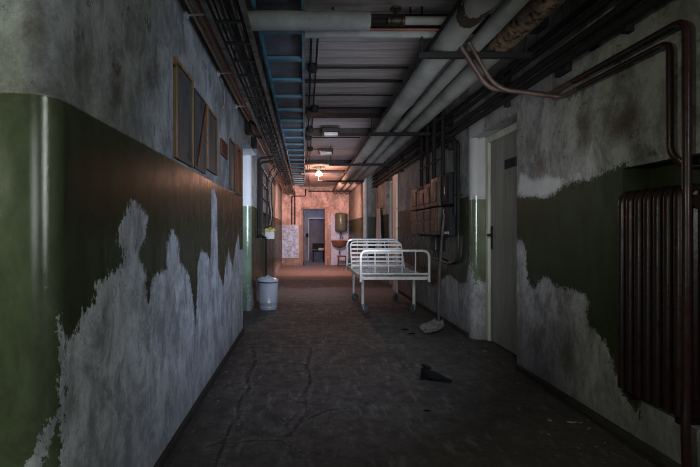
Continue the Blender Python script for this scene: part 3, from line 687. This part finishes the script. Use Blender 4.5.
# ------------------------------------------------------------------ transverse pipes, valve
TY, TZ = 2.85, 2.55
t = thing('cross_pipe', 'white lagged pipe crossing the corridor overhead with a black valve', 'pipe', (.0, TY, TZ))
n = 10; MB().tube([(-.69+k*(1.12/n), TY, TZ+random.uniform(-.003, .003)) for k in range(n+1)], [.062*random.uniform(.97, 1.03) for k in range(n+1)], 18).build('lagging', M['insul'], t)
MB().tube([(.43, TY, TZ), (.66, TY, TZ)], .018, 10).build('bare_length', M['black_pipe'], t)
MB().tube([(.66, TY, TZ), (.935, TY, TZ)], .027, 14).build('lagging', M['insul'], t)
vx = .60
vv = MB(); vv.lathe([(.02, -.06), (.034, -.055), (.034, -.04), (.024, -.035), (.032, 0), (.024, .035), (.034, .04), (.034, .055), (.02, .06)], (vx, TY, TZ), 14, 'x'); vv.tube([(vx, TY, TZ), (vx, TY, TZ+.075)], .012, 8)
vv = vv.build('valve', M['brass'], t); MB().lathe([(.012, .066), (.036, .07), (.04, .078), (.036, .084), (.012, .086)], (vx, TY, TZ), 16).build('handwheel', M['brass'], vv)
MB().tube([(.41, TY+.03, TZ-.045), (.90, TY+.03, TZ-.045)], .010, 8).build('thin_pipe', M['red_brown'], label='thin red pipe crossing overhead just under the black valve', cat='pipe')
t = thing('cross_pipe', 'thinner white pipe crossing overhead behind the lagged one', 'pipe', (.45, 3.06, 2.56))
MB().tube([(.0, 3.06, 2.56), (.5, 3.06, 2.563), (.925, 3.06, 2.56)], .030, 14).build('pipe', M['insul'], t)
for x in (.2, .75): MB().tube([(x, 3.06, 2.585), (x, 3.06, ZC)], .006, 8).build('hanger_rod', M['tray'], t)

# ------------------------------------------------------------------ conduits on the ceiling
for x, w_ in ((.05, 'left'), (.102, 'right')):
    MB().tube([(x, 1.5, 2.70), (x, 3.12, 2.70)] if 0 else [(x, 3.31, 2.70), (x, 7, 2.698), (x+.01, 13.4, 2.70)], .009, 8).build('conduit', M['black_pipe'], label='%s one of two dark conduits running down the middle of the ceiling' % w_, cat='conduit', group='conduits down the middle of the ceiling')
for i, (y, x, x1) in enumerate(((4.03, .05, .97), (5.35, .1, .95), (6.45, .06, .30), (7.0, .03, .9), (7.96, .08, .25))):
    w_ = ['nearest', 'second', 'third', 'fourth', 'farthest'][i]
    t = thing('junction_box', '%s round black junction box on the ceiling conduits' % w_, 'junction box', (x+.02, y, 2.66), group='junction boxes on the ceiling')
    MB().lathe([(.0, 2.655), (.04, 2.655), (.045, 2.665), (.045, 2.72), (.0, 2.72)], (x+.02, y, 0), 16).build('casing', M['black_pipe'], t)
    MB().lathe([(.0, 2.648), (.034, 2.648), (.036, 2.656), (.0, 2.656)], (x+.02, y, 0), 16).build('cover', M['black_pipe'], t)
    if i in (0, 1, 3): MB().tube([(x+.02, y, 2.69), (x1, y, 2.69)], .011, 8).build('conduit', M['black_pipe'], label='dark conduit crossing the ceiling from the %s junction box' % w_, cat='conduit')
for y, r, w_ in ((4.42, .016, 'thicker dark bar crossing the ceiling behind the nearest junction box'), (4.88, .008, 'thin dark wire crossing the ceiling boards before the beam')):
    MB().tube([(.0, y, 2.70), (.5, y, 2.705), (1.0, y, 2.70)], r, 8).build('ceiling_bar', M['black_pipe'], label=w_, cat='bar')
# dead fittings
for y, x, w_ in ((6.40, .385, 'nearer dead ceiling light fitting with a dirty diffuser'), (7.96, .385, 'farther dead ceiling light fitting with a pale diffuser')):
    t = thing('light_fitting', w_, 'ceiling light', (x, y, 2.6))
    MB().box((x, y, 2.665), (.27, .14, .05)).build('housing', M['fixture'], t, bevel=.01)
    for s in (-1, 1): MB().box((x+s*.125, y, 2.62), (.018, .13, .06)).build('end_cap', M['fixture'], t, bevel=.004)
    MB().box((x, y, 2.605), (.21, .10, .05)).build('diffuser', M['diffuser'], t, bevel=.012, label='pale diffuser')
    MB().tube([(.08, y, 2.69), (x-.13, y, 2.68)], .009, 8).build('conduit', M['black_pipe'], t)
# the lit lamp
LX, LY = .34, 10.6
t = thing('ceiling_lamp', 'glowing bare ceiling lamp lighting the far end of the corridor', 'lamp', (LX, LY, 2.55))
MB().lathe([(.0, 2.749), (.07, 2.749), (.075, 2.73), (.05, 2.69), (.03, 2.66), (.03, 2.64), (.0, 2.64)], (LX, LY, 0), 20).build('base', M['white'], t)
m, tt, b = new_mat('lamp_glow'); b.inputs['Base Color'].default_value = (1, .9, .7, 1); b.inputs['Emission Color'].default_value = (1, .66, .36, 1); b.inputs['Emission Strength'].default_value = 9
MB().lathe([(.0, 2.535), (.05, 2.538), (.085, 2.555), (.095, 2.58), (.08, 2.61), (.035, 2.64), (.0, 2.645)], (LX, LY, 0), 22).build('bulb', m, t, label='glowing glass bulb')
gd = MB()
gd.tube([(LX+.10*math.cos(a), LY+.10*math.sin(a), 2.60) for a in [2*math.pi*k/20 for k in range(20)]], .005, 6, closed=True)
gd.build('guard_ring', M['fixture'], t)
MB().tube([(.11, LY, 2.70), (LX-.04, LY, 2.70)], .009, 8).build('conduit', M['black_pipe'], t)
MB().tube([(-.13, 14.2, 2.61), (.87, 14.2, 2.61)], .045, 14).build('cross_pipe', M['insul'], label='pale pipe crossing just before the end wall above the doorway', cat='pipe')
MB().tube([(-.1, 10.95, 2.64), (.5, 10.95, 2.64), (.93, 10.95, 2.62)], .035, 12).build('cross_pipe', M['blue_plate'], label='grey pipe crossing overhead just behind the glowing lamp', cat='pipe')

# ------------------------------------------------------------------ cable ladder tray, left
t = thing('cable_tray', 'black ladder cable tray running along the left wall under the ceiling', 'cable tray', (-.5, 8, 2.40))
T0, T1 = -.565, -.365
T0 = -.555; T1 = -.345
for x in (T0, T1):
    r_ = MB(); r_.bx(x-.004, x+.004, .6, YE-.02, 2.40, 2.455); r_.bx(x-.016, x+.016, .6, YE-.02, 2.398, 2.404); r_.build('rail', M['rail'], t)
for k in range(47): y = .8+k*.296; MB().bx(T0, T1, y-.012, y+.012, 2.405, 2.417).build('rung', M['tray'], t)
for k in range(8): y = 1.6+k*1.8; MB().tube([(T0, y, 2.45), (T0, y, ZC)], .006, 6).build('hanger', M['tray'], t); MB().tube([(T1, y, 2.45), (T1, y, 2.62)], .006, 6).build('hanger', M['tray'], t)
for k in range(9):
    x = T0+.02+k*.021; pts = []; ph = random.uniform(0, 6); dr = random.uniform(-.003, .003)
    for i in range(34):
        y = .7+i*.412; pts.append((x+.004*math.sin(ph+i*.8)+dr, y, 2.434+.005*math.sin(ph*2+i*1.3)+(k % 3)*.006))
    MB().tube(pts, random.choice((.007, .009, .011)), 7).build('cable', M['cable_grey'] if k in (2, 6) else M['cable'], label='pale grey cable lying in the ladder tray on the left' if k in (2, 6) else 'black cable lying in the ladder tray on the left', cat='cable', group='pale cables in the ladder tray' if k in (2, 6) else 'black cables in the ladder tray')
for k, (x, z, mt, w_) in enumerate(((-.672, 2.462, 'brown_pipe', 'brown pipe nearest the left wall, lowest of the bundle'), (-.645, 2.49, 'brown_pipe', 'second brown pipe of the bundle beside the left wall'), (-.615, 2.47, 'red_brown', 'red-brown pipe of the bundle beside the left wall'), (-.588, 2.495, 'red_pipe', 'dark red pipe of the bundle beside the ladder tray'))):
    MB().tube([(x, .6, z), (x+.003, 5, z-.003), (x, 10, z+.003), (x, YE-.02, z)], .0115, 9).build('small_pipe', M[mt], label=w_, cat='pipe')
for i, y in enumerate((2.56, 3.50, 4.42)):
    t = thing('pipe_clip', ['nearest white wall clip under the brown pipes on the left', 'middle white wall clip under the brown pipes on the left', 'farthest white wall clip under the brown pipes on the left'][i], 'clip', (XL, y, 2.43), group='white wall clips on the left')
    MB().lathe([(.022, .0), (.024, .014), (.012, .02)], (XL, y, 2.440), 14, 'x').build('knob', M['white'], t)
    MB().tube([(XL+.01, y, 2.440), (-.60, y, 2.445)], .007, 8).build('arm', M['white'], t)
MB().tube(bend([(XL+.008, 3.56, 2.44), (XL+.02, 3.66, 2.40), (XL+.015, 3.74, 2.30), (XL+.008, 3.70, 2.22), (XL+.008, 3.62, 2.20)], .06), .007, 8).build('loose_cable', M['cable_grey'], label='loose grey cable end dangling from the bundle on the left wall', cat='cable')
# blue cable ladder, middle-left
t = thing('cable_ladder', 'blue painted cable ladder with slate plate along the ceiling', 'cable ladder', (-.17, 8, 2.63))
for x in (-.34, -.015): MB().bx(x-.012, x+.012, 1.2, 13.8, 2.632, 2.70).build('rail', M['blue'], t, bevel=.003)
MB().bx(-.328, -.027, 1.2, 13.8, 2.69, 2.70).build('plate', M['blue_plate'], t)
k = 0; y = 1.64
while y < 13.7: MB().bx(-.328, -.027, y-.03, y+.03, 2.634, 2.662).build('rung', M['blue'], t, bevel=.003); y += .52
MB().bx(-.33, -.025, 1.9, 2.74, 2.634, 2.64).build('cover_plate', M['blue'], t)

# ------------------------------------------------------------------ left wall, far: pipes, rack, small box
WL = XLF
for dx, dy, w_ in ((.03, 7.05, 'nearer'), (.03, 7.32, 'farther')):
    MB().tube(bend([(T0+.02, dy, 2.38), (WL+dx, dy, 2.36), (WL+dx, dy, 1.08), (WL+dx, dy+.3, 1.06)] if w_ == 'nearer' else [(T0+.02, dy, 2.36), (WL+dx, dy, 2.33), (WL+dx, dy, 1.10), (WL+dx, dy+1.0, 1.04), (WL+dx, 8.42, .40), (WL+dx, 8.42, .02)], .05), .019, 10).build('down_pipe', M['black_pipe'], label='%s black pipe dropping down the far left wall beside the pillar' % w_, cat='pipe')
t = thing('wall_rack', 'black steel rack of bars on the far left wall behind the bin', 'rack', (WL, 8.2, 1.2))
for y in (7.7, 8.7, 9.5): MB().bx(WL, WL+.04, y-.02, y+.02, 1.15, 2.3).build('upright', M['tray'], t)
for z in (1.25, 1.5, 1.75, 2.0, 2.25): MB().bx(WL+.03, WL+.055, 7.65, 9.6, z-.012, z+.012).build('bar', M['tray'], t)
for i in range(3):
    MB().tube(bend([(T0, 7.9+i*.5, 2.38), (WL+.10, 8+i*.45, 2.2), (WL+.09, 8.1+i*.5, 1.7), (WL+.13, 8.3+i*.3, 1.5), (WL+.08, 8.4+i*.3, 1.29)], .2, 6), .011, 7).build('hanging_cable', M['cable_grey'] if i == 1 else M['cable'], label=['nearest black cable drooping down the rack on the left wall', 'grey cable drooping down the rack on the left wall', 'farthest black cable drooping down the rack on the left wall'][i], cat='cable')
t = thing('meter_box', 'small white meter box on the far left wall under a yellow cloth', 'box', (WL+.09, 8.6, 1.01))
MB().bx(WL+.002, WL+.18, 8.5, 8.72, 1.01, 1.17).build('casing', M['white'], t, bevel=.008); MB().bx(WL+.03, WL+.15, 8.490, 8.5, 1.04, 1.14).build('cover', M['white'], t, bevel=.004)
cl = MB(); bmesh.ops.create_grid(cl.bm, x_segments=14, y_segments=14, size=.5)
for v in cl.bm.verts:
    x, y = v.co.x, v.co.y; e = max(abs(x), abs(y))*2
    v.co = Vector((WL+.10+x*.22, 8.6+y*.27, 1.205+.022*math.sin(9*x+2)*math.cos(8*y)+.03*(1-e)-.04*max(0, e-.8)/.2))
c_ = cl.build('cloth', M['yellow'], label='crumpled yellow cloth lying on the small white meter box', cat='cloth', fixnorm=False); s_ = c_.modifiers.new('s', 'SOLIDIFY'); s_.thickness = .01
for i, (y, z, d) in enumerate(((5.15, 2.30, .10), (5.75, 2.25, .08))):
    t = thing('cable_box', ['nearer black cable box on the lintel of the left passage', 'farther black cable box on the lintel of the left passage'][i], 'box', (XL+.04, y, z))
    t.location.z = z+.03; OFF[t.name] = Vector(t.location)
    MB().box((XL+.031, y, z+.09), (.06, .18, .12)).build('casing', M['black'], t, bevel=.008)
    for s in (-.05, 0, .05): MB().tube(bend([(XL+.035, y+s, z+.15), (XL+.05, y+s+.03, z+.19), (-.57, y+s+.05, 2.42)], .03), .008, 7).build('cable', M['cable'], t)

# ------------------------------------------------------------------ end wall fittings
yw = YE-.002
t = thing('wall_panel', 'mottled white metal panel on the end wall left of the doorway', 'panel', (-.5, yw, .26))
MB().bx(-.775, -.215, yw-.05, yw, .26, 1.39).build('sheet', M['mottled'], t, bevel=.01)
fr = MB(); fr.bx(-.785, -.205, yw-.06, yw-.045, 1.37, 1.40); fr.bx(-.785, -.205, yw-.06, yw-.045, .25, .28); fr.bx(-.785, -.765, yw-.06, yw-.045, .28, 1.37); fr.bx(-.225, -.205, yw-.06, yw-.045, .28, 1.37); fr.build('rim', M['white'], t)
MB().tube(bend([(-.345, yw-.045, 1.40), (-.345, yw-.045, 2.56), (-.62, yw-.045, 2.57)], .06), .018, 10).build('end_pipe', M['black_pipe'], label='right-hand dark pipe rising from the mottled panel and turning left', cat='pipe')
MB().tube(bend([(-.45, yw-.03, 1.40), (-.45, yw-.03, 2.38), (.02, yw-.03, 2.38), (.02, yw-.03, 2.70)], .06), .018, 10).build('end_pipe', M['black_pipe'], label='left-hand dark pipe rising from the mottled panel and turning right', cat='pipe')
sp = MB(); pts = [(.90, yw-.012, .02), (1.485, yw-.012, .02), (1.485, yw-.012, 1.45), (1.25, yw-.012, 1.55), (1.02, yw-.012, 1.60), (.90, yw-.012, 1.86)]
f_ = sp.bm.faces.new([sp.bm.verts.new(p) for p in pts]); ex = bmesh.ops.extrude_face_region(sp.bm, geom=[f_]); bmesh.ops.translate(sp.bm, vec=(0, .012, 0), verts=[v for v in ex['geom'] if isinstance(v, bmesh.types.BMVert)])
sp.build('splashback', M['splash'], smooth=False, label='pale splashback on the end wall behind the sink', cat='splashback')
hx, hy = 1.215, YE-.24
t = thing('water_heater', 'dull green cylindrical water heater on the end wall above the sink', 'water heater', (hx, hy, 1.15))
MB().lathe([(.0, 1.15), (.15, 1.155), (.19, 1.18), (.20, 1.20), (.20, 1.74), (.19, 1.77), (.14, 1.795), (.0, 1.80)], (hx, hy, 0), 30).build('tank', M['heater'], t)
MB().lathe([(.203, 1.205), (.206, 1.215), (.203, 1.225)], (hx, hy, 0), 30).build('band', M['black'], t)
pp = MB(); pp.tube([(hx-.03, hy, 1.16), (hx-.03, hy, .90)], .014, 8); pp.tube(bend([(hx+.03, hy, 1.16), (hx+.03, hy, .98), (hx+.03, hy-.15, .96), (hx+.03, hy-.16, .92)], .03), .012, 8); pp.build('outlet_pipe', M['black'], t)
MB().bx(hx-.06, hx+.06, hy+.17, YE-.014, 1.3, 1.65).build('bracket', M['black'], t)
t = thing('wash_basin', 'rust-stained brown wash basin on the end wall under the water heater', 'sink', (1.17, YE-.24, .66))
bs = MB(); bs.lathe([(.05, .62), (.12, .63), (.22, .71), (.255, .82), (.265, .86), (.25, .865), (.235, .83), (.19, .74), (.1, .69), (.0, .685)], (0, 0, 0), 32)
for v in bs.bm.verts: v.co.x = v.co.x*1.05+1.165; v.co.y = v.co.y*.82+YE-.232
bs.build('bowl', M['sink'], t)
MB().tube(bend([(1.165, YE-.24, .63), (1.165, YE-.24, .45), (1.165, YE-.04, .42)], .05), .02, 10).build('waste_pipe', M['steel'], t)
sx, sy = 1.24, YE-.48
t = thing('stool', 'small dark wooden stool standing under the wash basin', 'stool', (sx, sy, 0))
MB().box((sx, sy, .345), (.33, .30, .035)).build('seat', M['stool'], t, bevel=.01)
for a in (-1, 1):
    for c in (-1, 1): MB().tube([(sx+a*.12, sy+c*.11, .335), (sx+a*.15, sy+c*.13, 0)], [.018, .013], 8).build('leg', M['stool'], t)
for c in (-1, 1): MB().tube([(sx-.135, sy+c*.12, .16), (sx+.135, sy+c*.12, .16)], .009, 8).build('stretcher', M['stool'], t)
# pale post and coat-like strip on the right wall further back
MB().tube([(1.53, 10.93, 0), (1.53, 10.93, ZC)], .055, 14).build('post', M['white'], label='pale round post by the pier on the right beyond the bed', cat='post')
cl = MB(); bmesh.ops.create_grid(cl.bm, x_segments=18, y_segments=14, size=.5)
for v in cl.bm.verts:
    u, w_ = v.co.x, v.co.y+.5
    v.co = Vector((XR-.05-.03*math.sin(u*26)*(1.1-w_)-.01, 10.1+u*(.75-.35*w_), .7+1.0*w_))
c_ = cl.build('curtain', M['cloth'], label='faded brownish cloth hanging on the right wall beyond the bed', cat='cloth', fixnorm=False); s_ = c_.modifiers.new('s', 'SOLIDIFY'); s_.thickness = .008
c_.name = 'hanging_cloth'
MB().bx(XR-.03, XR-.001, 9.9, 10.3, 1.695, 1.715).build('peg_rail', M['wood'], bevel=.004, label='short wooden rail above the hanging cloth on the right wall', cat='rail')

# ------------------------------------------------------------------ fuse boxes on the right wall
def wy(px, X=1.74): return X*F/(px-CX)
t = thing('fuse_board', 'brown fuse board of stacked boxes on the right wall above the bed', 'fuse board', (XR-.07, 6.4, 1.11))
e = [wy(439, 1.66), wy(432, 1.66), wy(425.5, 1.66), wy(418.5, 1.66), wy(412.5, 1.66)]
tops = [1.84, 1.80, 1.75, 1.80]
for i in range(4):
    y0, y1 = e[i], e[i+1]
    a = MB().bx(1.64, XR-.001, y0+.006, y1-.006, 1.475, tops[i]).build('fuse_box', M['fuse'], t, bevel=.012)
    MB().bx(1.628, 1.64, y0+.04, y1-.04, 1.53, tops[i]-.06).build('lid', M['fuse'], a, bevel=.006)
    a = MB().bx(1.645, XR-.001, y0+.004, y1-.004, 1.115, 1.46).build('fuse_box', M['fuse'], t, bevel=.012)
    for z in (1.15, 1.315): MB().bx(1.634, 1.645, y0+.03, y1-.03, z, z+.125).build('lid', M['fuse'], a, bevel=.006)
bk = MB(); bk.bx(1.76, XR-.002, e[0]-.02, e[4]+.02, 1.455, 1.48); bk.bx(1.75, XR-.002, e[0]-.01, e[4]+.01, 1.09, 1.118); bk.build('rail', M['black'], t)
t = thing('switch_box', 'black switch box with cover beside the brown fuse board', 'switch box', (1.72, 5.38, 1.47))
s0, s1 = 5.03, 5.31
MB().bx(1.68, XR-.001, s0, s1, 1.475, 1.85).build('casing', M['black'], t, bevel=.012); MB().bx(1.668, 1.68, s0+.03, s1-.03, 1.51, 1.81).build('cover', M['black'], t, bevel=.006)
MB().tube(bend([(1.67, s0+.06, 1.60), (1.65, s0+.06, 1.60), (1.65, s0+.06, 1.68)], .012), .007, 8).build('lever', M['steel'], t); MB().bx(1.765, XR-.001, s0-.008, s0, 1.48, 1.86).build('edge_strip', M['steel'], t)
t = thing('terminal_box', 'dark terminal box under the black switch box', 'switch box', (1.73, 5.38, 1.1))
MB().bx(1.69, XR-.001, s0+.01, s1-.02, 1.10, 1.445).build('casing', M['black'], t, bevel=.01); MB().bx(1.682, 1.69, s0+.20, s0+.225, 1.12, 1.43).build('divider', M['steel'], t); MB().bx(1.683, 1.69, s0+.02, s0+.17, 1.125, 1.155).build('label_strip', M['white'], t)
t = thing('relay_box', 'small dark box below the fuse board on the right wall', 'switch box', (1.74, 5.95, .86))
r0, r1 = wy(438), wy(431)
MB().bx(1.73, XR-.001, r0, r1, .90, 1.085).build('casing', M['black'], t, bevel=.01); MB().bx(1.722, 1.73, r0+.04, r0+.065, .91, 1.075).build('strip', M['steel'], t)
MB().tube(bend([(1.755, 4.92, 1.125), (1.755, 4.925, .84), (1.755, 5.2, .76), (1.757, wy(433), .80), (1.757, wy(433), .898)], .12, 7), .019, 10).build('looped_cable', M['cable'], label='thick black cable looping under the boxes on the right wall', cat='cable')
for i, (q, z1, r) in enumerate(((421.5, 1.75, .024), (427.5, 1.80, .026), (434, 1.84, .028), (443, 1.862, .030))):
    MB().tube([(1.667 if i < 3 else 1.70, wy(q, 1.667 if i < 3 else 1.70), ZC-.01), (1.667 if i < 3 else 1.70, wy(q, 1.667 if i < 3 else 1.70), z1 if i == 3 else tops[3-i])], min(r, .026), 12).build('riser_conduit', M['black_pipe'], label=['leftmost', 'second from left', 'third from left', 'rightmost'][i]+' thick black conduit above the fuse board', cat='conduit', group='thick conduits above the fuse board')
for i, (y, x, z0) in enumerate(((4.975, 1.738, 1.35), (4.92, 1.755, 1.13))):
    MB().tube(bend([(x-.005, y+.4, 2.25-.05*i), (x, y+.05, 2.25-.05*i), (x, y, 2.20-.05*i), (x, y, z0)], .06), .020, 10).build('down_conduit', M['black_pipe'], label=['left black pipe dropping beside the switch box', 'right black pipe dropping beside the switch box, next to the green pier'][i], cat='conduit')
MB().bx(1.628, 1.640, 5.08, wy(420, 1.64), 2.025, 2.05).build('support_bar', M['soot'], label='flat black bar crossing the conduits above the fuse board', cat='bar')
jb = thing('cable_joint', 'black cluster joint where pipes leave the wall above the switch box', 'joint', (1.73, 5.15, 2.14))
MB().lathe([(.0, 2.13), (.035, 2.13), (.045, 2.15), (.045, 2.20), (.03, 2.225), (.0, 2.225)], (1.742, 5.12, 0), 14).build('body', M['black'], jb)
MB().bx(1.72, XR-.001, 4.86, 4.93, 1.56, 1.585).build('peg', M['black'], label='short black peg on the white wall beside the right pier', cat='peg')

# ------------------------------------------------------------------ things on the floor
t = thing('shovel', 'grey long-handled shovel leaning on the right wall, blade on the floor', 'shovel', (1.57, 5.1, 0))
top, bot = Vector((1.652, 5.10, 1.36)), Vector((1.585, 5.10, .06))
pts = [top.lerp(bot, k/8)+Vector((-.02*math.sin(math.pi*k/8), 0, 0)) for k in range(9)]
MB().tube(pts, .0165, 10).build('handle', M['shovel_wood'], t)
bl = MB(); bmesh.ops.create_grid(bl.bm, x_segments=14, y_segments=12, size=.5)
dirv = Vector((-.62, -.78, 0)).normalized(); side = Vector((-dirv.y, dirv.x, 0))
for v in bl.bm.verts:
    u, w_ = v.co.x+.5, v.co.y*2     # along, across
    wd = (.045+.075*min(1, u*2.2))*(1 if u < .75 else math.sqrt(max(0.02, 1-((u-.75)/.27)**2)))
    v.co = Vector((1.60, 5.13, 0))+dirv*u*.36+side*w_*wd+Vector((0, 0, .012+.075*(1-u)**1.5+.035*w_*w_+.008*math.sin(u*7+w_*3)))
b_ = bl.build('blade', M['shovel_head'], t, fixnorm=False, label='flat grey blade'); s_ = b_.modifiers.new('s', 'SOLIDIFY'); s_.thickness = .006
MB().tube([pts[-1], (1.57, 5.105, .075), (1.52, 5.065, .05)], [.02, .022, .012], 10).build('socket', M['shovel_head'], t)
# black shoe
fy0 = fl(436, 380); c = Vector((fy0[0], fy0[1], 0))
sh = MB(); rings = []; n = 16
for i in range(n+1):
    u = i/n; x = -.115+.235*u
    hgt = .098 if u < .30 else .068-.054*((u-.30)/.70)**1.2
    hgt = max(hgt, .018); wd = (.034+.012*math.sin(u*5.2))*math.sqrt(max(.06, 1-(2*u-1)**6))
    if u < .12: hgt *= .75+2*u
    ring = []
    for k in range(14):
        a = 2*math.pi*k/14; yy = wd*math.cos(a); zz_ = hgt/2+hgt/2*math.sin(a)
        if math.sin(a) < 0: yy *= 1.08
        ring.append(sh.bm.verts.new(Vector((x, yy, max(0.002, zz_)+.004*math.sin(11*u+a*2)*(1 if zz_ > .02 else 0)))))
    rings.append(ring)
for A, B in zip(rings, rings[1:]):
    for k in range(14): sh.bm.faces.new((A[k], A[(k+1) % 14], B[(k+1) % 14], B[k]))
sh.bm.faces.new(rings[0][::-1]); sh.bm.faces.new(rings[-1])
T_ = Matrix.Translation(c) @ Matrix.Rotation(math.radians(-22), 4, 'Z'); sh.bm.transform(T_)
t = thing('shoe', 'black worn shoe lying alone on the floor right of centre', 'shoe', c)
sh.build('upper', M['shoe'], t)
so = MB(); so.bx(-.118, -.045, -.036, .036, 0, .016); so.bx(-.045, .112, -.040, .040, 0, .008); so.bm.transform(T_); so.build('sole', M['shoe'], t, bevel=.004)
op = MB().lathe([(.030, 0), (.034, .006), (.030, .012), (.024, .006)], (0, 0, 0), 18); 
op.bm.transform(T_ @ Matrix.Translation((-.075, 0, .092)) @ Matrix.Rotation(.25, 4, 'Y') @ Matrix.Diagonal((1.25, .85, 1, 1))); op.build('collar', M['shoe'], t)
# crumbs of plaster: nobody could count them
db = MB()
for k in range(420):
    Y = random.uniform(1.9, 9); X = random.choice((random.uniform(XL+.05, 1.7), random.gauss(-.55, .12), random.gauss(1.62, .1), random.gauss(-.25, .25)))
    X = min(max(X, XL+.04), 1.73); s = random.choice((.004, .006, .009, .014)) if Y > 2.4 else .005
    bmesh.ops.create_icosphere(db.bm, subdivisions=1, radius=s, matrix=Matrix.Translation((X, Y, s*.25)) @ Matrix.Rotation(random.uniform(0, 3), 4, 'Z') @ Matrix.Diagonal((random.uniform(.7, 1.8), random.uniform(.6, 1.2), .45, 1)))
db.build('plaster_crumbs', M['debris'], smooth=False, label='scattered plaster crumbs and grit on the concrete floor', cat='debris', kind='stuff')
for i, (px, py, s) in enumerate(((427, 411, .014), (405, 330, .03), (412, 334, .025), (303, 363, .02))):
    q = fl(px, py); ck = MB(); bmesh.ops.create_icosphere(ck.bm, subdivisions=2, radius=s, matrix=Matrix.Translation((q[0], q[1], s*.25)) @ Matrix.Diagonal((1.6, .8, .35, 1)))
    for v in ck.bm.verts: v.co += Vector((random.uniform(-1, 1), random.uniform(-1, 1), 0))*s*.15
    ck.build('plaster_chunk', M['shoe'] if i < 3 else M['debris'], smooth=False, label=['small dark scrap on the floor in front of the shoe', 'dark scrap on the floor left of the shovel blade, farther one', 'dark scrap on the floor just left of the shovel blade', 'small pale chunk of plaster beside the floor crack'][i], cat='debris')

# ------------------------------------------------------------------ light
def light(name, typ, loc, energy, color, size=None, target=None, **kw):
    l = bpy.data.lights.new(name, typ); l.energy = energy; l.color = color
    if typ == 'AREA': 
        l.size = size
        if name == 'window_light': l.shape = 'RECTANGLE'; l.size = .22; l.size_y = 1.3  # window_light is an added unseen fill behind the camera, not a real window
    elif size is not None: l.shadow_soft_size = size
    for k, v in kw.items(): setattr(l, k, v)
    o = bpy.data.objects.new(name, l); COL.objects.link(o); o.location = loc
    if target is not None: o.rotation_euler = (Vector(target)-Vector(loc)).to_track_quat('-Z', 'Y').to_euler()
    return o
light('lamp_light', 'POINT', (LX, LY, 2.47), 72, (1, .47, .32), .06, specular_factor=.45)
light('end_fill', 'AREA', (.45, 11.3, 1.9), 125, (1, .47, .36), .7, (.3, 14.7, 1.1))  # unseen warm fill aimed at the end wall, added to the lamp's light
light('window_light', 'AREA', (1.62, -.45, 1.75), 21, (.88, .96, .90), .7, (-.7, 3.2, 1.3), specular_factor=2.2)  # unseen fill behind the camera, added to brighten the left wall
light('side_fill', 'AREA', (1.2, 2.35, 1.8), 16, (.62, .74, 1.0), .5, (-.7, 4.2, .9), spread=math.radians(125), specular_factor=.3)  # unseen cool fill, added for the middle stretch of the left wall
light('front_fill', 'AREA', (-3.4, -.6, 1.6), 14, (.90, 1.0, .72), .5, (-1.1, 1.25, 1.6), spread=math.radians(90), specular_factor=.03)  # unseen fill, added for the near left corner face
for x_, y_, e_, c_, sp_ in ((-.1, -.8, 4.5, (.92, .95, .92), 150), (.85, 1.7, 16, (.88, .94, 1.0), 85), (.6, 4.6, 33, (.76, .83, 1.0), 84), (.4, 7.4, 7, (.9, .80, 1.0), 150)):
    light('ambient_fill', 'AREA', (x_, y_, 1.4), e_, c_, .8, (x_+(-.6 if y_ == 4.6 else .15), y_+3, 1.5), spread=math.radians(sp_), specular_factor=.05 if y_ < 0 else .5)  # unseen fills standing in for ambient light, turned away from the camera
light('room_light', 'AREA', (.4, 16.0, 2.6), 20, (.48, .62, 1.0), .8, (.4, 16.2, 0))
light('back_fill', 'AREA', (.5, 17.95, 2.6), 6, (.45, .55, 1.0), .6, (.5, 18.0, 0))  # unseen bluish fill, added behind the partition
light('passage_fill', 'AREA', (-2.0, 5.6, 1.9), 9, (.65, .78, 1.0), .6, (1.5, 6.2, 1.0))  # unseen bluish fill set inside the side passage
w = bpy.data.worlds.new('world'); scene.world = w; w.use_nodes = True
w.node_tree.nodes['Background'].inputs[0].default_value = (.70, .85, 1.0, 1); w.node_tree.nodes['Background'].inputs[1].default_value = .03

# ------------------------------------------------------------------ camera
cd = bpy.data.cameras.new('camera'); cam = bpy.data.objects.new('camera', cd); COL.objects.link(cam)
cd.sensor_width = 36; cd.lens = 36*F/700; cam.location = (0, 0, H); cam.rotation_euler = (math.pi/2, 0, 0)
cd.shift_x = (350-CX)/700; cd.shift_y = (CY-233.5)/700; cd.clip_start = .05
scene.camera = cam
scene.view_settings.view_transform = 'Standard'; scene.view_settings.look = 'None'
scene.cycles.filter_width = 1.05; scene.cycles.use_denoising = True; scene.cycles.denoising_prefilter = 'ACCURATE'; scene.cycles.sample_clamp_indirect = 4
scene.view_settings.exposure = -.35; scene.view_settings.gamma = 1
